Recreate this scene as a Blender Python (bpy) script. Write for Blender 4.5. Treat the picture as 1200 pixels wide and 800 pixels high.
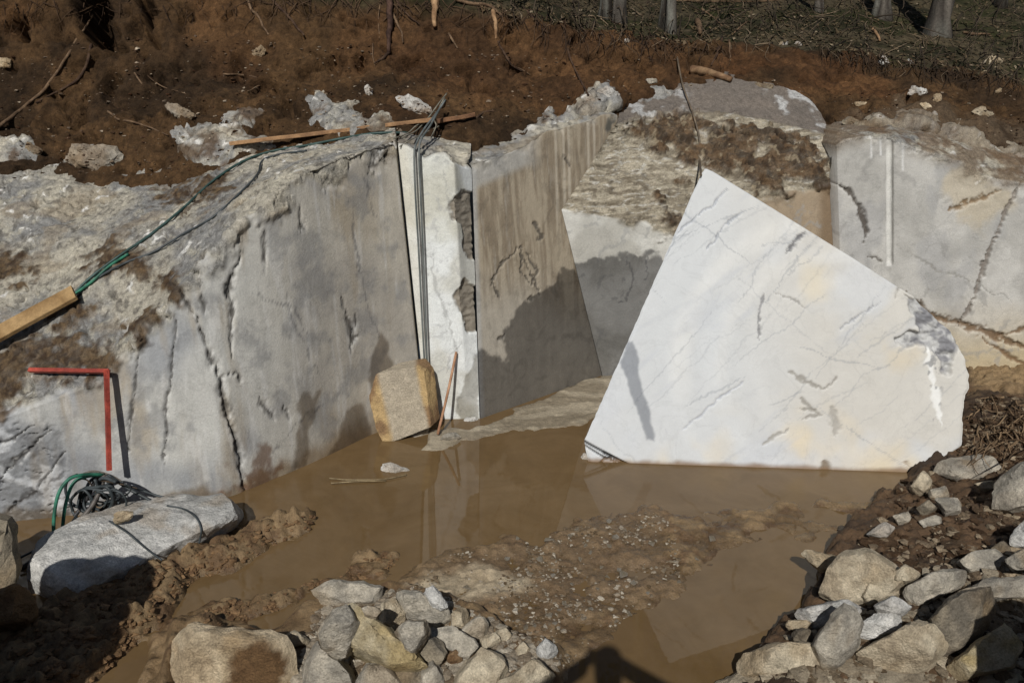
import bpy, bmesh, math, random
import numpy as np
from mathutils import Vector
from mathutils.bvhtree import BVHTree

for o in list(bpy.data.objects):
    bpy.data.objects.remove(o)
sc = bpy.context.scene
COL = sc.collection
R = math.radians

# ------------------------------------------------------------------ camera
FPX, PITCH, CAMZ = 942.0, R(18.0), 3.0          # focal length in pixels of a 1200 x 800 frame
cam = bpy.data.objects.new('camera', bpy.data.cameras.new('camera'))
COL.objects.link(cam)
cam.location = (0, 0, CAMZ)
cam.rotation_euler = (R(90) - PITCH, 0, 0)
cam.data.sensor_width = 36.0
cam.data.lens = FPX / 1200 * 36
cam.data.clip_start = 0.02
cam.data.clip_end = 500
sc.camera = cam

C0 = np.array([0, 0, CAMZ])
FW = np.array([0, math.cos(PITCH), -math.sin(PITCH)])
UP = np.array([0, math.sin(PITCH), math.cos(PITCH)])
RT = np.array([1.0, 0, 0])


def ray(px, py):
    px = np.asarray(px, float)
    py = np.asarray(py, float)
    return ((px - 600) / FPX)[..., None] * RT + (-(py - 400) / FPX)[..., None] * UP + FW


def RP(px, py, Y):                               # point on a sight line at world depth Y
    d = ray(px, py)
    return C0 + d * (np.asarray(Y, float) / d[..., 1])[..., None]


def G(px, py, z=0.0):                            # point on a sight line at height z
    d = ray(px, py)
    return C0 + d * ((z - CAMZ) / d[..., 2])[..., None]


def PLN(px, py, p0, n):
    d = ray(px, py)
    return C0 + d * (((p0 - C0) @ n) / (d @ n))[..., None]


def PD(px, py, depth):
    return C0 + ray(px, py) * np.asarray(depth, float)[..., None]


def proj(P):
    q = P - C0
    f = q @ FW
    f = np.where(np.abs(f) < .05, .05, f)
    return 600 + FPX * (q @ RT) / f, 400 - FPX * (q @ UP) / f


# ------------------------------------------------------------------ light
LD = ray(705, 766)
LD = LD / np.linalg.norm(LD)                     # the way the sunlight travels
SUN_EL = math.asin(-LD[2])
SUN_AZ = math.atan2(-LD[0], -LD[1])
w = bpy.data.worlds.new('World')
sc.world = w
w.use_nodes = True
nt = w.node_tree
sky = nt.nodes.new('ShaderNodeTexSky')
sky.sky_type = 'NISHITA'
sky.sun_disc = False
sky.sun_elevation = SUN_EL
sky.sun_rotation = SUN_AZ
nt.links.new(sky.outputs[0], nt.nodes['Background'].inputs[0])
nt.nodes['Background'].inputs[1].default_value = 0.05
sl = bpy.data.lights.new('sun', 'SUN')
sl.energy = 4.8
sl.angle = R(0.5)
sl.color = (1.0, 0.97, 0.925)
sun = bpy.data.objects.new('sun', sl)
COL.objects.link(sun)
sun.rotation_euler = Vector(LD).to_track_quat('-Z', 'Y').to_euler()
sun.location = tuple(-LD * 30)
sc.view_settings.view_transform = 'Standard'
sc.view_settings.look = 'None'
sc.view_settings.exposure = -0.5
sc.view_settings.gamma = 1.0
sc.view_settings.use_curve_mapping = False
sc.render.engine = 'CYCLES'
sc.cycles.max_bounces = 6
sc.render.filter_size = 1.1

random.seed(7)
rng = np.random.default_rng(7)


# ------------------------------------------------------------------ noise
K1, K2, K3 = np.uint32(0x8da6b343), np.uint32(0xd8163841), np.uint32(0xcb1ab31f)


def _mixh(n):
    n = n ^ (n >> np.uint32(15))
    n = n * np.uint32(0x85ebca6b)
    n ^= n >> np.uint32(13)
    n *= np.uint32(0xc2b2ae35)
    return (n >> np.uint32(8)).astype(np.float32) * np.float32(1 / 16777216.0)


def _hash(ix, iy, iz, s):
    return _mixh((ix.astype(np.uint32) * K1) ^ (iy.astype(np.uint32) * K2) ^ (iz.astype(np.uint32) * K3)
                 ^ np.uint32((s * 0x9E3779B1) & 0xffffffff))


def vn(p, s=0):
    f = np.floor(p)
    t = p - f
    t = t * t * (3 - 2 * t)
    i = f.astype(np.int32).astype(np.uint32)
    sd = np.uint32((s * 0x9E3779B1) & 0xffffffff)
    X0 = i[..., 0] * K1 ^ sd
    X1 = (i[..., 0] + np.uint32(1)) * K1 ^ sd
    Y0 = i[..., 1] * K2
    Y1 = Y0 + K2
    Z0 = i[..., 2] * K3
    Z1 = Z0 + K3
    a, b, c = t[..., 0], t[..., 1], t[..., 2]
    l = lambda u, v, w_: u + (v - u) * w_
    r0 = l(l(_mixh(X0 ^ Y0 ^ Z0), _mixh(X1 ^ Y0 ^ Z0), a), l(_mixh(X0 ^ Y1 ^ Z0), _mixh(X1 ^ Y1 ^ Z0), a), b)
    r1 = l(l(_mixh(X0 ^ Y0 ^ Z1), _mixh(X1 ^ Y0 ^ Z1), a), l(_mixh(X0 ^ Y1 ^ Z1), _mixh(X1 ^ Y1 ^ Z1), a), b)
    return l(r0, r1, c)


_ROT = np.array([[.36, .48, -.8], [-.8, .6, 0], [.48, .64, .6]], np.float32)


def fbm(p, scale=1.0, octv=4, s=0, gain=.5):
    q = np.asarray(p, np.float32) * np.float32(scale)
    a, tot, out = 1.0, 0, 0
    for k in range(octv):
        out = out + a * vn(q, s + k * 17)
        tot += a
        a *= gain
        q = (q @ _ROT.T) * np.float32(2.03) + np.float32(7.7)
    return out / tot


def ridged(p, scale, octv=4, s=0):
    q = np.asarray(p, np.float32) * np.float32(scale)
    a, tot, out = 1.0, 0, 0
    for k in range(octv):
        out = out + a * (1 - np.abs(2 * vn(q, s + k * 13) - 1))
        tot += a
        a *= .5
        q = (q @ _ROT.T) * np.float32(2.1) + np.float32(3.1)
    return out / tot


def worley(p2, scale, s=0):
    q = p2 * scale
    f = np.floor(q)
    best = np.full(q.shape[:-1], 9.0)
    idv = np.zeros(q.shape[:-1])
    z0 = np.zeros(q.shape[:-1], np.int64)
    for dx in (-1, 0, 1):
        for dy in (-1, 0, 1):
            cx, cy = f[..., 0] + dx, f[..., 1] + dy
            hx = _hash(cx.astype(np.int64), cy.astype(np.int64), z0, s)
            hy = _hash(cx.astype(np.int64), cy.astype(np.int64), z0 + 1, s)
            d = np.hypot(cx + hx - q[..., 0], cy + hy - q[..., 1])
            m = d < best
            best = np.where(m, d, best)
            idv = np.where(m, _hash(cx.astype(np.int64), cy.astype(np.int64), z0 + 2, s), idv)
    return best, idv


def sstep(a, b, x):
    t = np.clip((x - a) / (b - a), 0, 1)
    return t * t * (3 - 2 * t)


def dline(px, py, pts):
    """distance in pixels to an open line, and 0..1 along it"""
    pts = np.asarray(pts, float)
    seg = np.hypot(*(pts[1:] - pts[:-1]).T)
    cum = np.concatenate([[0], np.cumsum(seg)])
    best = np.full(px.shape, 1e9)
    tt = np.zeros(px.shape)
    for k in range(len(pts) - 1):
        a, b = pts[k], pts[k + 1]
        d = b - a
        t = np.clip(((px - a[0]) * d[0] + (py - a[1]) * d[1]) / (d @ d + 1e-9), 0, 1)
        dist = np.hypot(px - a[0] - t * d[0], py - a[1] - t * d[1])
        m = dist < best
        best = np.where(m, dist, best)
        tt = np.where(m, (cum[k] + t * seg[k]) / cum[-1], tt)
    return best, tt


def sdpoly(px, py, poly):
    """signed distance in pixels, negative inside"""
    poly = np.asarray(poly, float)
    d, _ = dline(px, py, np.vstack([poly, poly[:1]]))
    ins = np.zeros(px.shape, bool)
    n = len(poly)
    for k in range(n):
        x1, y1 = poly[k]
        x2, y2 = poly[(k + 1) % n]
        if y1 == y2:
            continue
        c = ((y1 > py) != (y2 > py)) & (px < (x2 - x1) * (py - y1) / (y2 - y1) + x1)
        ins ^= c
    return np.where(ins, -d, d)


def mix(a, b, t):
    t = np.asarray(t)[..., None]
    return np.asarray(a) * (1 - t) + np.asarray(b) * t


def srgb(r, g, b):
    f = lambda c: (c / 255 / 12.92) if c <= 10 else ((c / 255 + .055) / 1.055) ** 2.4
    return np.array([f(r), f(g), f(b)])


# ------------------------------------------------------------------ materials
def material(name, rough=.8, bump=.3, bscale=40, spec=.4, mott=.25, mscale=14, vein=0, vscale=3.0, wetrough=.25,
             plain=None, grain=.2):
    m = bpy.data.materials.new(name)
    m.use_nodes = True
    t = m.node_tree
    N, L = t.nodes, t.links
    bs = N['Principled BSDF']
    tc = N.new('ShaderNodeTexCoord')
    if plain is None:
        at = N.new('ShaderNodeAttribute')
        at.attribute_name = 'col'
        base = at.outputs['Color']
    else:
        rgb = N.new('ShaderNodeRGB')
        rgb.outputs[0].default_value = (*plain, 1)
        base = rgb.outputs[0]
    nz = N.new('ShaderNodeTexNoise')
    nz.inputs['Scale'].default_value = mscale
    nz.inputs['Detail'].default_value = 9
    nz.inputs['Roughness'].default_value = .68
    L.new(tc.outputs['Object'], nz.inputs['Vector'])
    mr = N.new('ShaderNodeMapRange')
    mr.inputs['From Min'].default_value = .3
    mr.inputs['From Max'].default_value = .7
    mr.inputs['To Min'].default_value = 1 - mott
    mr.inputs['To Max'].default_value = 1 + mott
    L.new(nz.outputs['Fac'], mr.inputs['Value'])
    gz = N.new('ShaderNodeTexNoise')
    gz.inputs['Scale'].default_value = 95
    gz.inputs['Detail'].default_value = 4
    gz.inputs['Roughness'].default_value = .75
    L.new(tc.outputs['Object'], gz.inputs['Vector'])
    gr = N.new('ShaderNodeMapRange')
    gr.inputs['From Min'].default_value = .3
    gr.inputs['From Max'].default_value = .7
    gr.inputs['To Min'].default_value = 1 - grain
    gr.inputs['To Max'].default_value = 1 + grain
    L.new(gz.outputs['Fac'], gr.inputs['Value'])
    gm = N.new('ShaderNodeMath')
    gm.operation = 'MULTIPLY'
    L.new(mr.outputs[0], gm.inputs[0])
    L.new(gr.outputs[0], gm.inputs[1])
    mul = N.new('ShaderNodeVectorMath')
    mul.operation = 'SCALE'
    L.new(base, mul.inputs[0])
    L.new(gm.outputs[0], mul.inputs['Scale'])
    out = mul.outputs[0]
    if vein:
        vz = N.new('ShaderNodeTexNoise')
        vz.inputs['Scale'].default_value = vscale
        vz.inputs['Detail'].default_value = 6
        vz.inputs['Roughness'].default_value = .6
        vz.inputs['Distortion'].default_value = .6
        L.new(tc.outputs['Object'], vz.inputs['Vector'])
        ab = N.new('ShaderNodeMath')
        ab.operation = 'SUBTRACT'
        ab.inputs[1].default_value = .5
        L.new(vz.outputs['Fac'], ab.inputs[0])
        aa = N.new('ShaderNodeMath')
        aa.operation = 'ABSOLUTE'
        L.new(ab.outputs[0], aa.inputs[0])
        vr = N.new('ShaderNodeMapRange')
        vr.inputs['From Min'].default_value = 0
        vr.inputs['From Max'].default_value = .02
        vr.inputs['To Min'].default_value = 1 - vein
        vr.inputs['To Max'].default_value = 1
        L.new(aa.outputs[0], vr.inputs['Value'])
        m2 = N.new('ShaderNodeVectorMath')
        m2.operation = 'SCALE'
        L.new(out, m2.inputs[0])
        L.new(vr.outputs[0], m2.inputs['Scale'])
        out = m2.outputs[0]
    L.new(out, bs.inputs['Base Color'])
    bs.inputs['Specular IOR Level'].default_value = spec
    if plain is None:
        wa = N.new('ShaderNodeAttribute')
        wa.attribute_name = 'wet'
        rr = N.new('ShaderNodeMapRange')
        rr.inputs['To Min'].default_value = rough
        rr.inputs['To Max'].default_value = wetrough
        L.new(wa.outputs['Fac'], rr.inputs['Value'])
        L.new(rr.outputs[0], bs.inputs['Roughness'])
    else:
        bs.inputs['Roughness'].default_value = rough
    if bump:
        bz = N.new('ShaderNodeTexNoise')
        bz.inputs['Scale'].default_value = bscale
        bz.inputs['Detail'].default_value = 10
        bz.inputs['Roughness'].default_value = .7
        L.new(tc.outputs['Object'], bz.inputs['Vector'])
        bp = N.new('ShaderNodeBump')
        bp.inputs['Strength'].default_value = bump
        bp.inputs['Distance'].default_value = .03
        L.new(bz.outputs['Fac'], bp.inputs['Height'])
        L.new(bp.outputs[0], bs.inputs['Normal'])
    return m


M_SAWN = material('sawn_marble', rough=.62, bump=.25, bscale=55, mott=.10, mscale=9, vein=.12, vscale=2.2, wetrough=.35, grain=.14)
M_BLOCK = material('block_marble', rough=.6, bump=.08, bscale=60, mott=.04, mscale=9, vein=.06, vscale=2.6, wetrough=.35, grain=.04)
M_ROCK = material('weathered_rock', grain=.38, rough=.9, bump=.75, bscale=28, mott=.30, mscale=22, vein=.25, vscale=5, spec=.25)
M_STONE = material('broken_stone', grain=.34, rough=.88, bump=1.0, bscale=24, mott=.22, mscale=16, vein=.15, vscale=6, spec=.25)
M_SOIL = material('bank_soil', grain=.45, rough=.95, bump=1.0, bscale=26, mott=.45, mscale=20, spec=.15)
M_MUD = material('wet_mud', grain=.3, rough=.75, bump=.6, bscale=30, mott=.25, mscale=18, spec=.4, wetrough=.2)
M_FOREST = material('forest_floor', rough=.95, bump=1.0, bscale=18, mott=.55, mscale=12, spec=.15)
M_WOOD = material('weathered_wood', rough=.8, bump=.4, bscale=60, mott=.2, mscale=30, spec=.2)
M_ROOT = material('root_bark', rough=.9, bump=.5, bscale=60, mott=.35, mscale=30, spec=.15)
M_HOSE = material('hose_rubber', rough=.5, bump=.1, bscale=90, mott=.15, mscale=30, spec=.4)
M_RED = material('red_paint', rough=.55, bump=.25, bscale=60, mott=.32, mscale=25, spec=.4)
M_CLOTH = material('clothing', rough=.9, bump=.3, bscale=80, mott=.15, mscale=30, spec=.2)
M_LEAF = material('leaf', rough=.7, bump=0, mott=.3, mscale=6, spec=.3)


def water_material():
    m = bpy.data.materials.new('muddy_water')
    m.use_nodes = True
    t = m.node_tree
    N, L = t.nodes, t.links
    bs = N['Principled BSDF']
    tc = N.new('ShaderNodeTexCoord')
    nz = N.new('ShaderNodeTexNoise')
    nz.inputs['Scale'].default_value = 1.3
    nz.inputs['Detail'].default_value = 9
    nz.inputs['Roughness'].default_value = .62
    nz.inputs['Distortion'].default_value = 1.2
    L.new(tc.outputs['Object'], nz.inputs['Vector'])
    cr = N.new('ShaderNodeValToRGB')
    cr.color_ramp.elements[0].position = .35
    cr.color_ramp.elements[0].color = (.138, .086, .037, 1)
    cr.color_ramp.elements[1].position = .68
    cr.color_ramp.elements[1].color = (.178, .117, .058, 1)
    L.new(nz.outputs['Fac'], cr.inputs[0])
    sw = N.new('ShaderNodeTexNoise')
    sw.inputs['Scale'].default_value = 4.5
    sw.inputs['Detail'].default_value = 8
    sw.inputs['Roughness'].default_value = .7
    sw.inputs['Distortion'].default_value = .7
    L.new(tc.outputs['Object'], sw.inputs['Vector'])
    sr = N.new('ShaderNodeMapRange')
    sr.inputs['From Min'].default_value = .38
    sr.inputs['From Max'].default_value = .66
    sr.inputs['To Min'].default_value = .93
    sr.inputs['To Max'].default_value = 1.07
    L.new(sw.outputs['Fac'], sr.inputs['Value'])
    sm = N.new('ShaderNodeVectorMath')
    sm.operation = 'SCALE'
    L.new(cr.outputs[0], sm.inputs[0])
    L.new(sr.outputs[0], sm.inputs['Scale'])
    L.new(sm.outputs[0], bs.inputs['Base Color'])
    bs.inputs['Roughness'].default_value = .012
    bs.inputs['IOR'].default_value = 1.33
    bz = N.new('ShaderNodeTexNoise')
    bz.inputs['Scale'].default_value = 5
    bz.inputs['Detail'].default_value = 3
    L.new(tc.outputs['Object'], bz.inputs['Vector'])
    bp = N.new('ShaderNodeBump')
    bp.inputs['Strength'].default_value = .02
    bp.inputs['Distance'].default_value = .02
    L.new(bz.outputs['Fac'], bp.inputs['Height'])
    L.new(bp.outputs[0], bs.inputs['Normal'])
    return m


# ------------------------------------------------------------------ mesh helpers
BVHS = []


def raw_mesh(name, V, faces_flat, starts, col=None, wet=None, smooth=True):
    me = bpy.data.meshes.new(name)
    me.vertices.add(len(V))
    me.vertices.foreach_set('co', np.ascontiguousarray(V, np.float32).ravel())
    me.loops.add(len(faces_flat))
    me.loops.foreach_set('vertex_index', np.ascontiguousarray(faces_flat, np.int32))
    me.polygons.add(len(starts))
    me.polygons.foreach_set('loop_start', np.ascontiguousarray(starts, np.int32))
    me.polygons.foreach_set('use_smooth', np.full(len(starts), smooth))
    me.update(calc_edges=True)
    paint(me, col, wet)
    return me


def paint(me, col, wet=None):
    n = len(me.vertices)
    if col is not None:
        col = np.broadcast_to(np.asarray(col, float), (n, 3))
        a = me.attributes.new('col', 'FLOAT_COLOR', 'POINT')
        rgba = np.ones((n, 4), np.float32)
        rgba[:, :3] = np.clip(col, 0, 1)
        a.data.foreach_set('color', rgba.ravel())
    if wet is not None:
        a = me.attributes.new('wet', 'FLOAT', 'POINT')
        a.data.foreach_set('value', np.ascontiguousarray(np.broadcast_to(wet, (n,)), np.float32))


def link(name, me, mat, parent=None):
    if mat is not None and not me.materials:
        me.materials.append(mat)
    o = bpy.data.objects.new(name, me)
    COL.objects.link(o)
    if parent is not None:
        o.parent = parent
    return o


def tag(o, label=None, cat=None, group=None, kind=None):
    if label:
        o['label'] = label
    if cat:
        o['category'] = cat
    if group:
        o['group'] = group
    if kind:
        o['kind'] = kind
    return o


def empty(name, loc):
    o = bpy.data.objects.new(name, None)
    COL.objects.link(o)
    o.location = loc
    return o


def recentre(o):
    """put the origin of a mesh object at the middle of its foot"""
    me = o.data
    n = len(me.vertices)
    V = np.empty(n * 3, np.float32)
    me.vertices.foreach_get('co', V)
    V = V.reshape(-1, 3)
    c = (V.min(0) + V.max(0)) / 2
    c[2] = V[:, 2].min()
    me.vertices.foreach_set('co', np.ascontiguousarray(V - c).ravel())
    o.location = Vector(c.tolist())
    return o


def grid_faces(nr, nc, keep=None):
    r, c = np.meshgrid(np.arange(nr - 1), np.arange(nc - 1), indexing='ij')
    a = r * nc + c
    q = np.stack([a, a + 1, a + nc + 1, a + nc], -1).reshape(-1, 4)
    if keep is not None:
        q = q[keep.ravel()]
    return q


def normals(P):
    du = np.gradient(P, axis=1)
    dv = np.gradient(P, axis=0)
    n = np.cross(du, dv)
    return n / (np.linalg.norm(n, axis=-1, keepdims=True) + 1e-12)


def register(me_or_V, F=None):
    if F is None:
        me = me_or_V
        V = [v.co.copy() for v in me.vertices]
        F = [tuple(p.vertices) for p in me.polygons]
        BVHS.append(BVHTree.FromPolygons(V, F))
    else:
        BVHS.append(BVHTree.FromPolygons([Vector(v) for v in me_or_V.tolist()], F.tolist()))


def hit(px, py):
    d = Vector(ray(px, py).tolist()).normalized()
    best = None
    for b in BVHS:
        loc, nor, idx, dist = b.ray_cast(Vector(C0.tolist()), d)
        if loc is not None and (best is None or dist < best[2]):
            if nor.dot(d) > 0:
                nor = -nor
            best = (loc, nor, dist)
    return best


def row(pts, M, zfoot=None, smooth=0):
    """M points along a line given as (px,py,Y) or, with zfoot, (px,py)"""
    pts = np.asarray(pts, float)
    px = np.linspace(pts[0, 0], pts[-1, 0], M)
    py = np.interp(px, pts[:, 0], pts[:, 1])
    if zfoot is not None:
        P = G(px, py, zfoot)
    else:
        P = RP(px, py, np.interp(px, pts[:, 0], pts[:, 2]))
    return blur(P, smooth)


def blur(P, k):
    if k <= 0:
        return P
    Q = np.pad(P, ((k, k), (0, 0)), mode='reflect', reflect_type='odd')
    ker = np.hanning(2 * k + 3)[1:-1]
    ker /= ker.sum()
    return np.stack([np.convolve(Q[:, i], ker, 'valid') for i in range(3)], 1)


def loft(rows, res):
    """stack of lines -> dense grid; also the row coordinate of every grid line"""
    out, lev = [], []
    if np.isscalar(res):
        res = [res] * (len(rows) - 1)
    for k in range(len(rows) - 1):
        a, b = rows[k], rows[k + 1]
        d = np.median(np.linalg.norm(b - a, axis=1))
        n = max(1, int(round(d / res[k])))
        for i in range(n):
            out.append(a + (b - a) * (i / n))
            lev.append(k + i / n)
    out.append(rows[-1])
    lev.append(len(rows) - 1)
    return np.array(out), np.array(lev)


def side_returns(P, left=None, right=None):
    """give a face its thickness: fold the end columns back into the rock"""
    parts = [P]
    if left is not None:
        a = P[:, :1] + np.asarray(left)
        parts.insert(0, a)
    if right is not None:
        parts.append(P[:, -1:] + np.asarray(right))
    return np.concatenate(parts, 1)


def crack(px, py, P, pts, wpx, warp=3.0, wscale=9, seed=3):
    """soft mask along a jagged line whose width swells and pinches"""
    pts = np.asarray(pts, float)
    x0, y0 = pts.min(0) - 30
    x1, y1 = pts.max(0) + 30
    m = (px > x0) & (px < x1) & (py > y0) & (py < y1)
    out = np.zeros(px.shape, np.float32)
    if not m.any():
        return out
    p = P[m]
    wx = (fbm(p, wscale, 2, seed) - .5) * 3.2 * warp + (fbm(p, 45, 2, seed + 2) - .5) * 5
    wy = (fbm(p, wscale, 2, seed + 5) - .5) * 3.2 * warp + (fbm(p, 45, 2, seed + 3) - .5) * 5
    d, t = dline(px[m] + wx, py[m] + wy, pts)
    wv = wpx * (.32 + 1.1 * sstep(.3, .72, fbm(p, 11, 3, seed + 9))) * (1 - .8 * np.abs(2 * t - 1) ** 3)
    out[m] = 1 - sstep(wv * .25, wv * .8 + .5, d)
    return out


def patch(px, py, P, poly, edge=4, warp=6, wscale=8, seed=11, octv=4):
    wv = (fbm(P, wscale, octv, seed) - .5) * 2 * warp * 1.8
    return 1 - sstep(-edge, edge, sdpoly(px, py, poly) + wv)


def build_grid(name, P, col, wet, mat, keep=None, parent=None, reg=True):
    nr, nc = P.shape[:2]
    F = grid_faces(nr, nc, keep)
    V = P.reshape(-1, 3)
    me = raw_mesh(name, V, F.ravel(), np.arange(len(F)) * 4, np.asarray(col).reshape(-1, 3), np.asarray(wet).ravel())
    o = link(name, me, mat, parent)
    if reg:
        k = 3
        Q = P[::k, ::k]
        register(Q.reshape(-1, 3), grid_faces(*Q.shape[:2]))
    return o


GREY = srgb(182, 181, 175)
WARM = srgb(184, 174, 156)
WHITE = srgb(224, 227, 225)
DARKV = srgb(84, 84, 86)
DIRT = srgb(92, 68, 46)
SOILC = srgb(86, 58, 36)
ORANGE = srgb(138, 86, 44)
WETG = .42


def rock_colour(P, s=0):
    """weathered marble: beige grey with pale crust, white veining and dark lichen"""
    q = P * np.array([1, 1, 1.6])
    a = fbm(q, 2.2, 4, 31 + s)
    c = mix(srgb(124, 123, 120), srgb(160, 154, 140), sstep(.40, .60, a))
    c = mix(c, srgb(178, 172, 154), .6 * sstep(.50, .72, fbm(q, 9, 5, 41 + s, .7)))
    c = mix(c, srgb(86, 82, 76), .75 * sstep(.52, .68, fbm(q, 14, 5, 51 + s, .7)))
    c = mix(c, srgb(126, 110, 86), .4 * sstep(.55, .66, fbm(q, 4, 4, 71 + s)))
    c = mix(c, srgb(70, 67, 62), .7 * sstep(.88, .94, ridged(q, 6.5, 4, 75 + s)))
    v = ridged(q, 4.2, 4, 61 + s)
    c = mix(c, srgb(216, 214, 208), .85 * sstep(.86, .91, v) * sstep(.4, .6, fbm(q, 2, 3, 81 + s)))
    c = c * (.88 + .56 * fbm(q, 30, 3, 91 + s))[..., None]
    return c


# ------------------------------------------------------------------ left marble wall and its weathered top
def left_wall():
    M = 470
    foot = row([(-160, 650), (0, 612), (130, 600), (270, 582), (360, 545), (440, 507), (497, 491)], M, 0.0, 12)
    under = foot.copy()
    under[:, 2] = -.3
    crest = row([(-160, 535, 4.95), (0, 492, 5.15), (110, 450, 5.35), (130, 436, 5.38), (160, 400, 5.45), (200, 348, 5.55),
                 (240, 302, 5.66), (310, 240, 5.95), (345, 208, 6.15), (400, 185, 6.5), (463, 165, 6.92)], M, None, 10)
    mid = row([(-160, 420, 5.9), (0, 370, 6.1), (120, 325, 6.2), (200, 280, 6.3), (250, 245, 6.4), (330, 196, 6.75),
               (400, 173, 7.0), (463, 158, 7.25)], M, None, 8)
    back = row([(-160, 228, 7.6), (0, 206, 7.8), (100, 212, 7.8), (200, 216, 7.6), (300, 178, 7.7), (400, 158, 7.7),
                (463, 148, 7.8)], M, None, 8)
    deep = row([(-160, 160, 8.9), (0, 148, 8.9), (200, 150, 8.8), (463, 130, 8.7)], M)
    P, lev = loft([under, foot, crest, mid, back, deep], [.1, .0115, .014, .016, .03])
    lv = lev[:, None] * np.ones(M)
    px, py = proj(P)
    nat = sstep(1.93, 2.05, lv + (fbm(P, 3.5, 4, 2) - .5) * .35 + .25 * (fbm(P, 9, 3, 5) - .5))  # 0 sawn, 1 natural
    # rough veined zone at the near end
    rz = patch(px, py, P, [(-170, 480), (60, 500), (75, 540), (90, 610), (-170, 680)], 8, 10)
    rough = np.maximum(nat, .55 * rz)
    d = rough * (.18 * (fbm(P, 1.6, 3, 1) - .5) + .055 * (ridged(P * [1, 1, 1.5], 3.2, 5, 4) - .5) + .035 * (fbm(P, 24, 3, 7) - .5) - .05 * sstep(.86, .93, ridged(P * [1, 1, 1.6], 6.5, 4, 75))) + .0035 * (fbm(P, 20, 3, 3) - .5)
    d -= (1 - nat) * .012 * (fbm(P * [1, 1, .3], 2.5, 3, 6) - .5)
    c = mix(mix(GREY, srgb(148, 150, 152), sstep(.4, .6, fbm(P, 1.6, 3, 8))), WARM, sstep(250, 440, px + 60 * (fbm(P, 2, 3, 9) - .5)) * .6)
    streak = fbm(P * [6, 6, .7], 2.4, 4, 10)
    c = c * (1 + .34 * (streak - .5))[..., None]
    c = mix(c, srgb(150, 134, 108), .55 * sstep(.52, .68, fbm(P * [4, 4, .6], 1.5, 4, 13)) * sstep(.3, .6, fbm(P, 1.1, 3, 14)))
    c = mix(c, srgb(205, 204, 200), .4 * sstep(.60, .74, fbm(P * [7, 7, .8], 3, 4, 16)))
    c = mix(c, srgb(128, 128, 128), .55 * sstep(.52, .68, fbm(P, 5, 5, 12, .6)))
    cz = mix(srgb(112, 114, 116), srgb(205, 207, 208), sstep(.66, .8, ridged(P @ np.array([[1, 0, .8], [0, 1, 0], [-.8, 0, 1]]), 3.4, 4, 15)))
    cz = mix(cz, srgb(60, 60, 62), sstep(.78, .86, ridged(P @ np.array([[1, 0, .8], [0, 1, 0], [-.8, 0, 1]]), 4.4, 4, 19)) * .9)
    c = mix(c, cz, rz * .5)
    c = mix(c, rock_colour(P), nat)
    # dirt lying in the hollows
    for poly, s in (([(95, 312), (130, 290), (170, 303), (205, 315), (217, 338), (213, 362), (198, 350), (175, 328), (130, 322)], 1),
                    ([(-30, 298), (30, 303), (42, 318), (20, 332), (-30, 334)], 2),
                    ([(148, 372), (182, 366), (190, 380), (165, 396), (146, 392)], 3),
                    ([(-60, 425), (40, 400), (118, 402), (130, 425), (120, 442), (40, 442), (0, 490), (-60, 500)], 4),
                    ([(175, 232), (215, 214), (262, 205), (270, 222), (220, 246)], 5),
                    ([(60, 372), (95, 352), (105, 366), (80, 385)], 6)):
        m = patch(px, py, P, poly, 7, 16, 11, 100 + s, 6)
        c = mix(c, mix(srgb(100, 82, 60), srgb(64, 50, 37), sstep(.35, .65, fbm(P, 24, 4, s))), m * (.7 + .5 * fbm(P, 18, 3, 90 + s)).clip(0, 1))
        d += m * (.012 + .03 * (fbm(P, 25, 4, s + 3) - .5))
    # cracks
    dark = np.zeros_like(px)
    for pts, wd, dep in (([(212, 340), (232, 375), (246, 418), (259, 448), (268, 490), (281, 535), (288, 580)], 3.4, .04),
                         ([(255, 441), (268, 440), (281, 436)], 3, .02), ([(278, 436), (281, 446)], 3, .02),
                         ([(207, 368), (204, 408), (201, 440), (196, 470), (194, 505), (192, 545)], 1.7, .02),
                         ([(162, 415), (158, 440), (155, 480), (150, 530)], 1.4, .015),
                         ([(312, 268), (310, 292), (312, 322)], 1.8, .015), ([(268, 335), (273, 352), (270, 390), (272, 420)], 1.8, .015),
                         ([(236, 345), (238, 370)], 2.5, .02), ([(282, 300), (270, 330), (266, 350)], 3.5, .03),
                         ([(398, 350), (408, 372), (414, 396), (420, 392)], 2.6, .012), ([(418, 372), (414, 398), (410, 412)], 2, .01),
                         ([(304, 464), (314, 478), (322, 492)], 2.6, .012), ([(335, 474), (340, 490)], 2.4, .012),
                         ([(352, 240), (354, 268)], 2.4, .012), ([(437, 178), (442, 186), (436, 196), (447, 192)], 2.2, .012),
                         ([(0, 560), (30, 530), (60, 505)], 2.4, .02), ([(10, 600), (45, 570), (60, 555), (75, 530)], 1.8, .015),
                         ([(0, 520), (40, 500)], 2.4, .02)):
        k = crack(px, py, P, pts, wd, 2.2, 10, int(pts[0][0]) + 3)
        lip_ = crack(px, py, P, pts, wd * 3.2, 2.2, 10, int(pts[0][0]) + 3) * (1 - k)
        nl = fbm(P, 26, 3, 17)
        c = mix(c, srgb(206, 205, 200), lip_ * .6 * sstep(.5, .62, nl))
        c = mix(c, srgb(96, 94, 92), lip_ * .6 * sstep(.5, .38, nl) if False else lip_ * .6 * (1 - sstep(.38, .5, nl)))
        d -= lip_ * .02 * nl
        d -= k * dep
        dark = np.maximum(dark, k)
    c = mix(c, srgb(56, 52, 48), dark * .8)
    hair = np.zeros_like(px)
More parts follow.
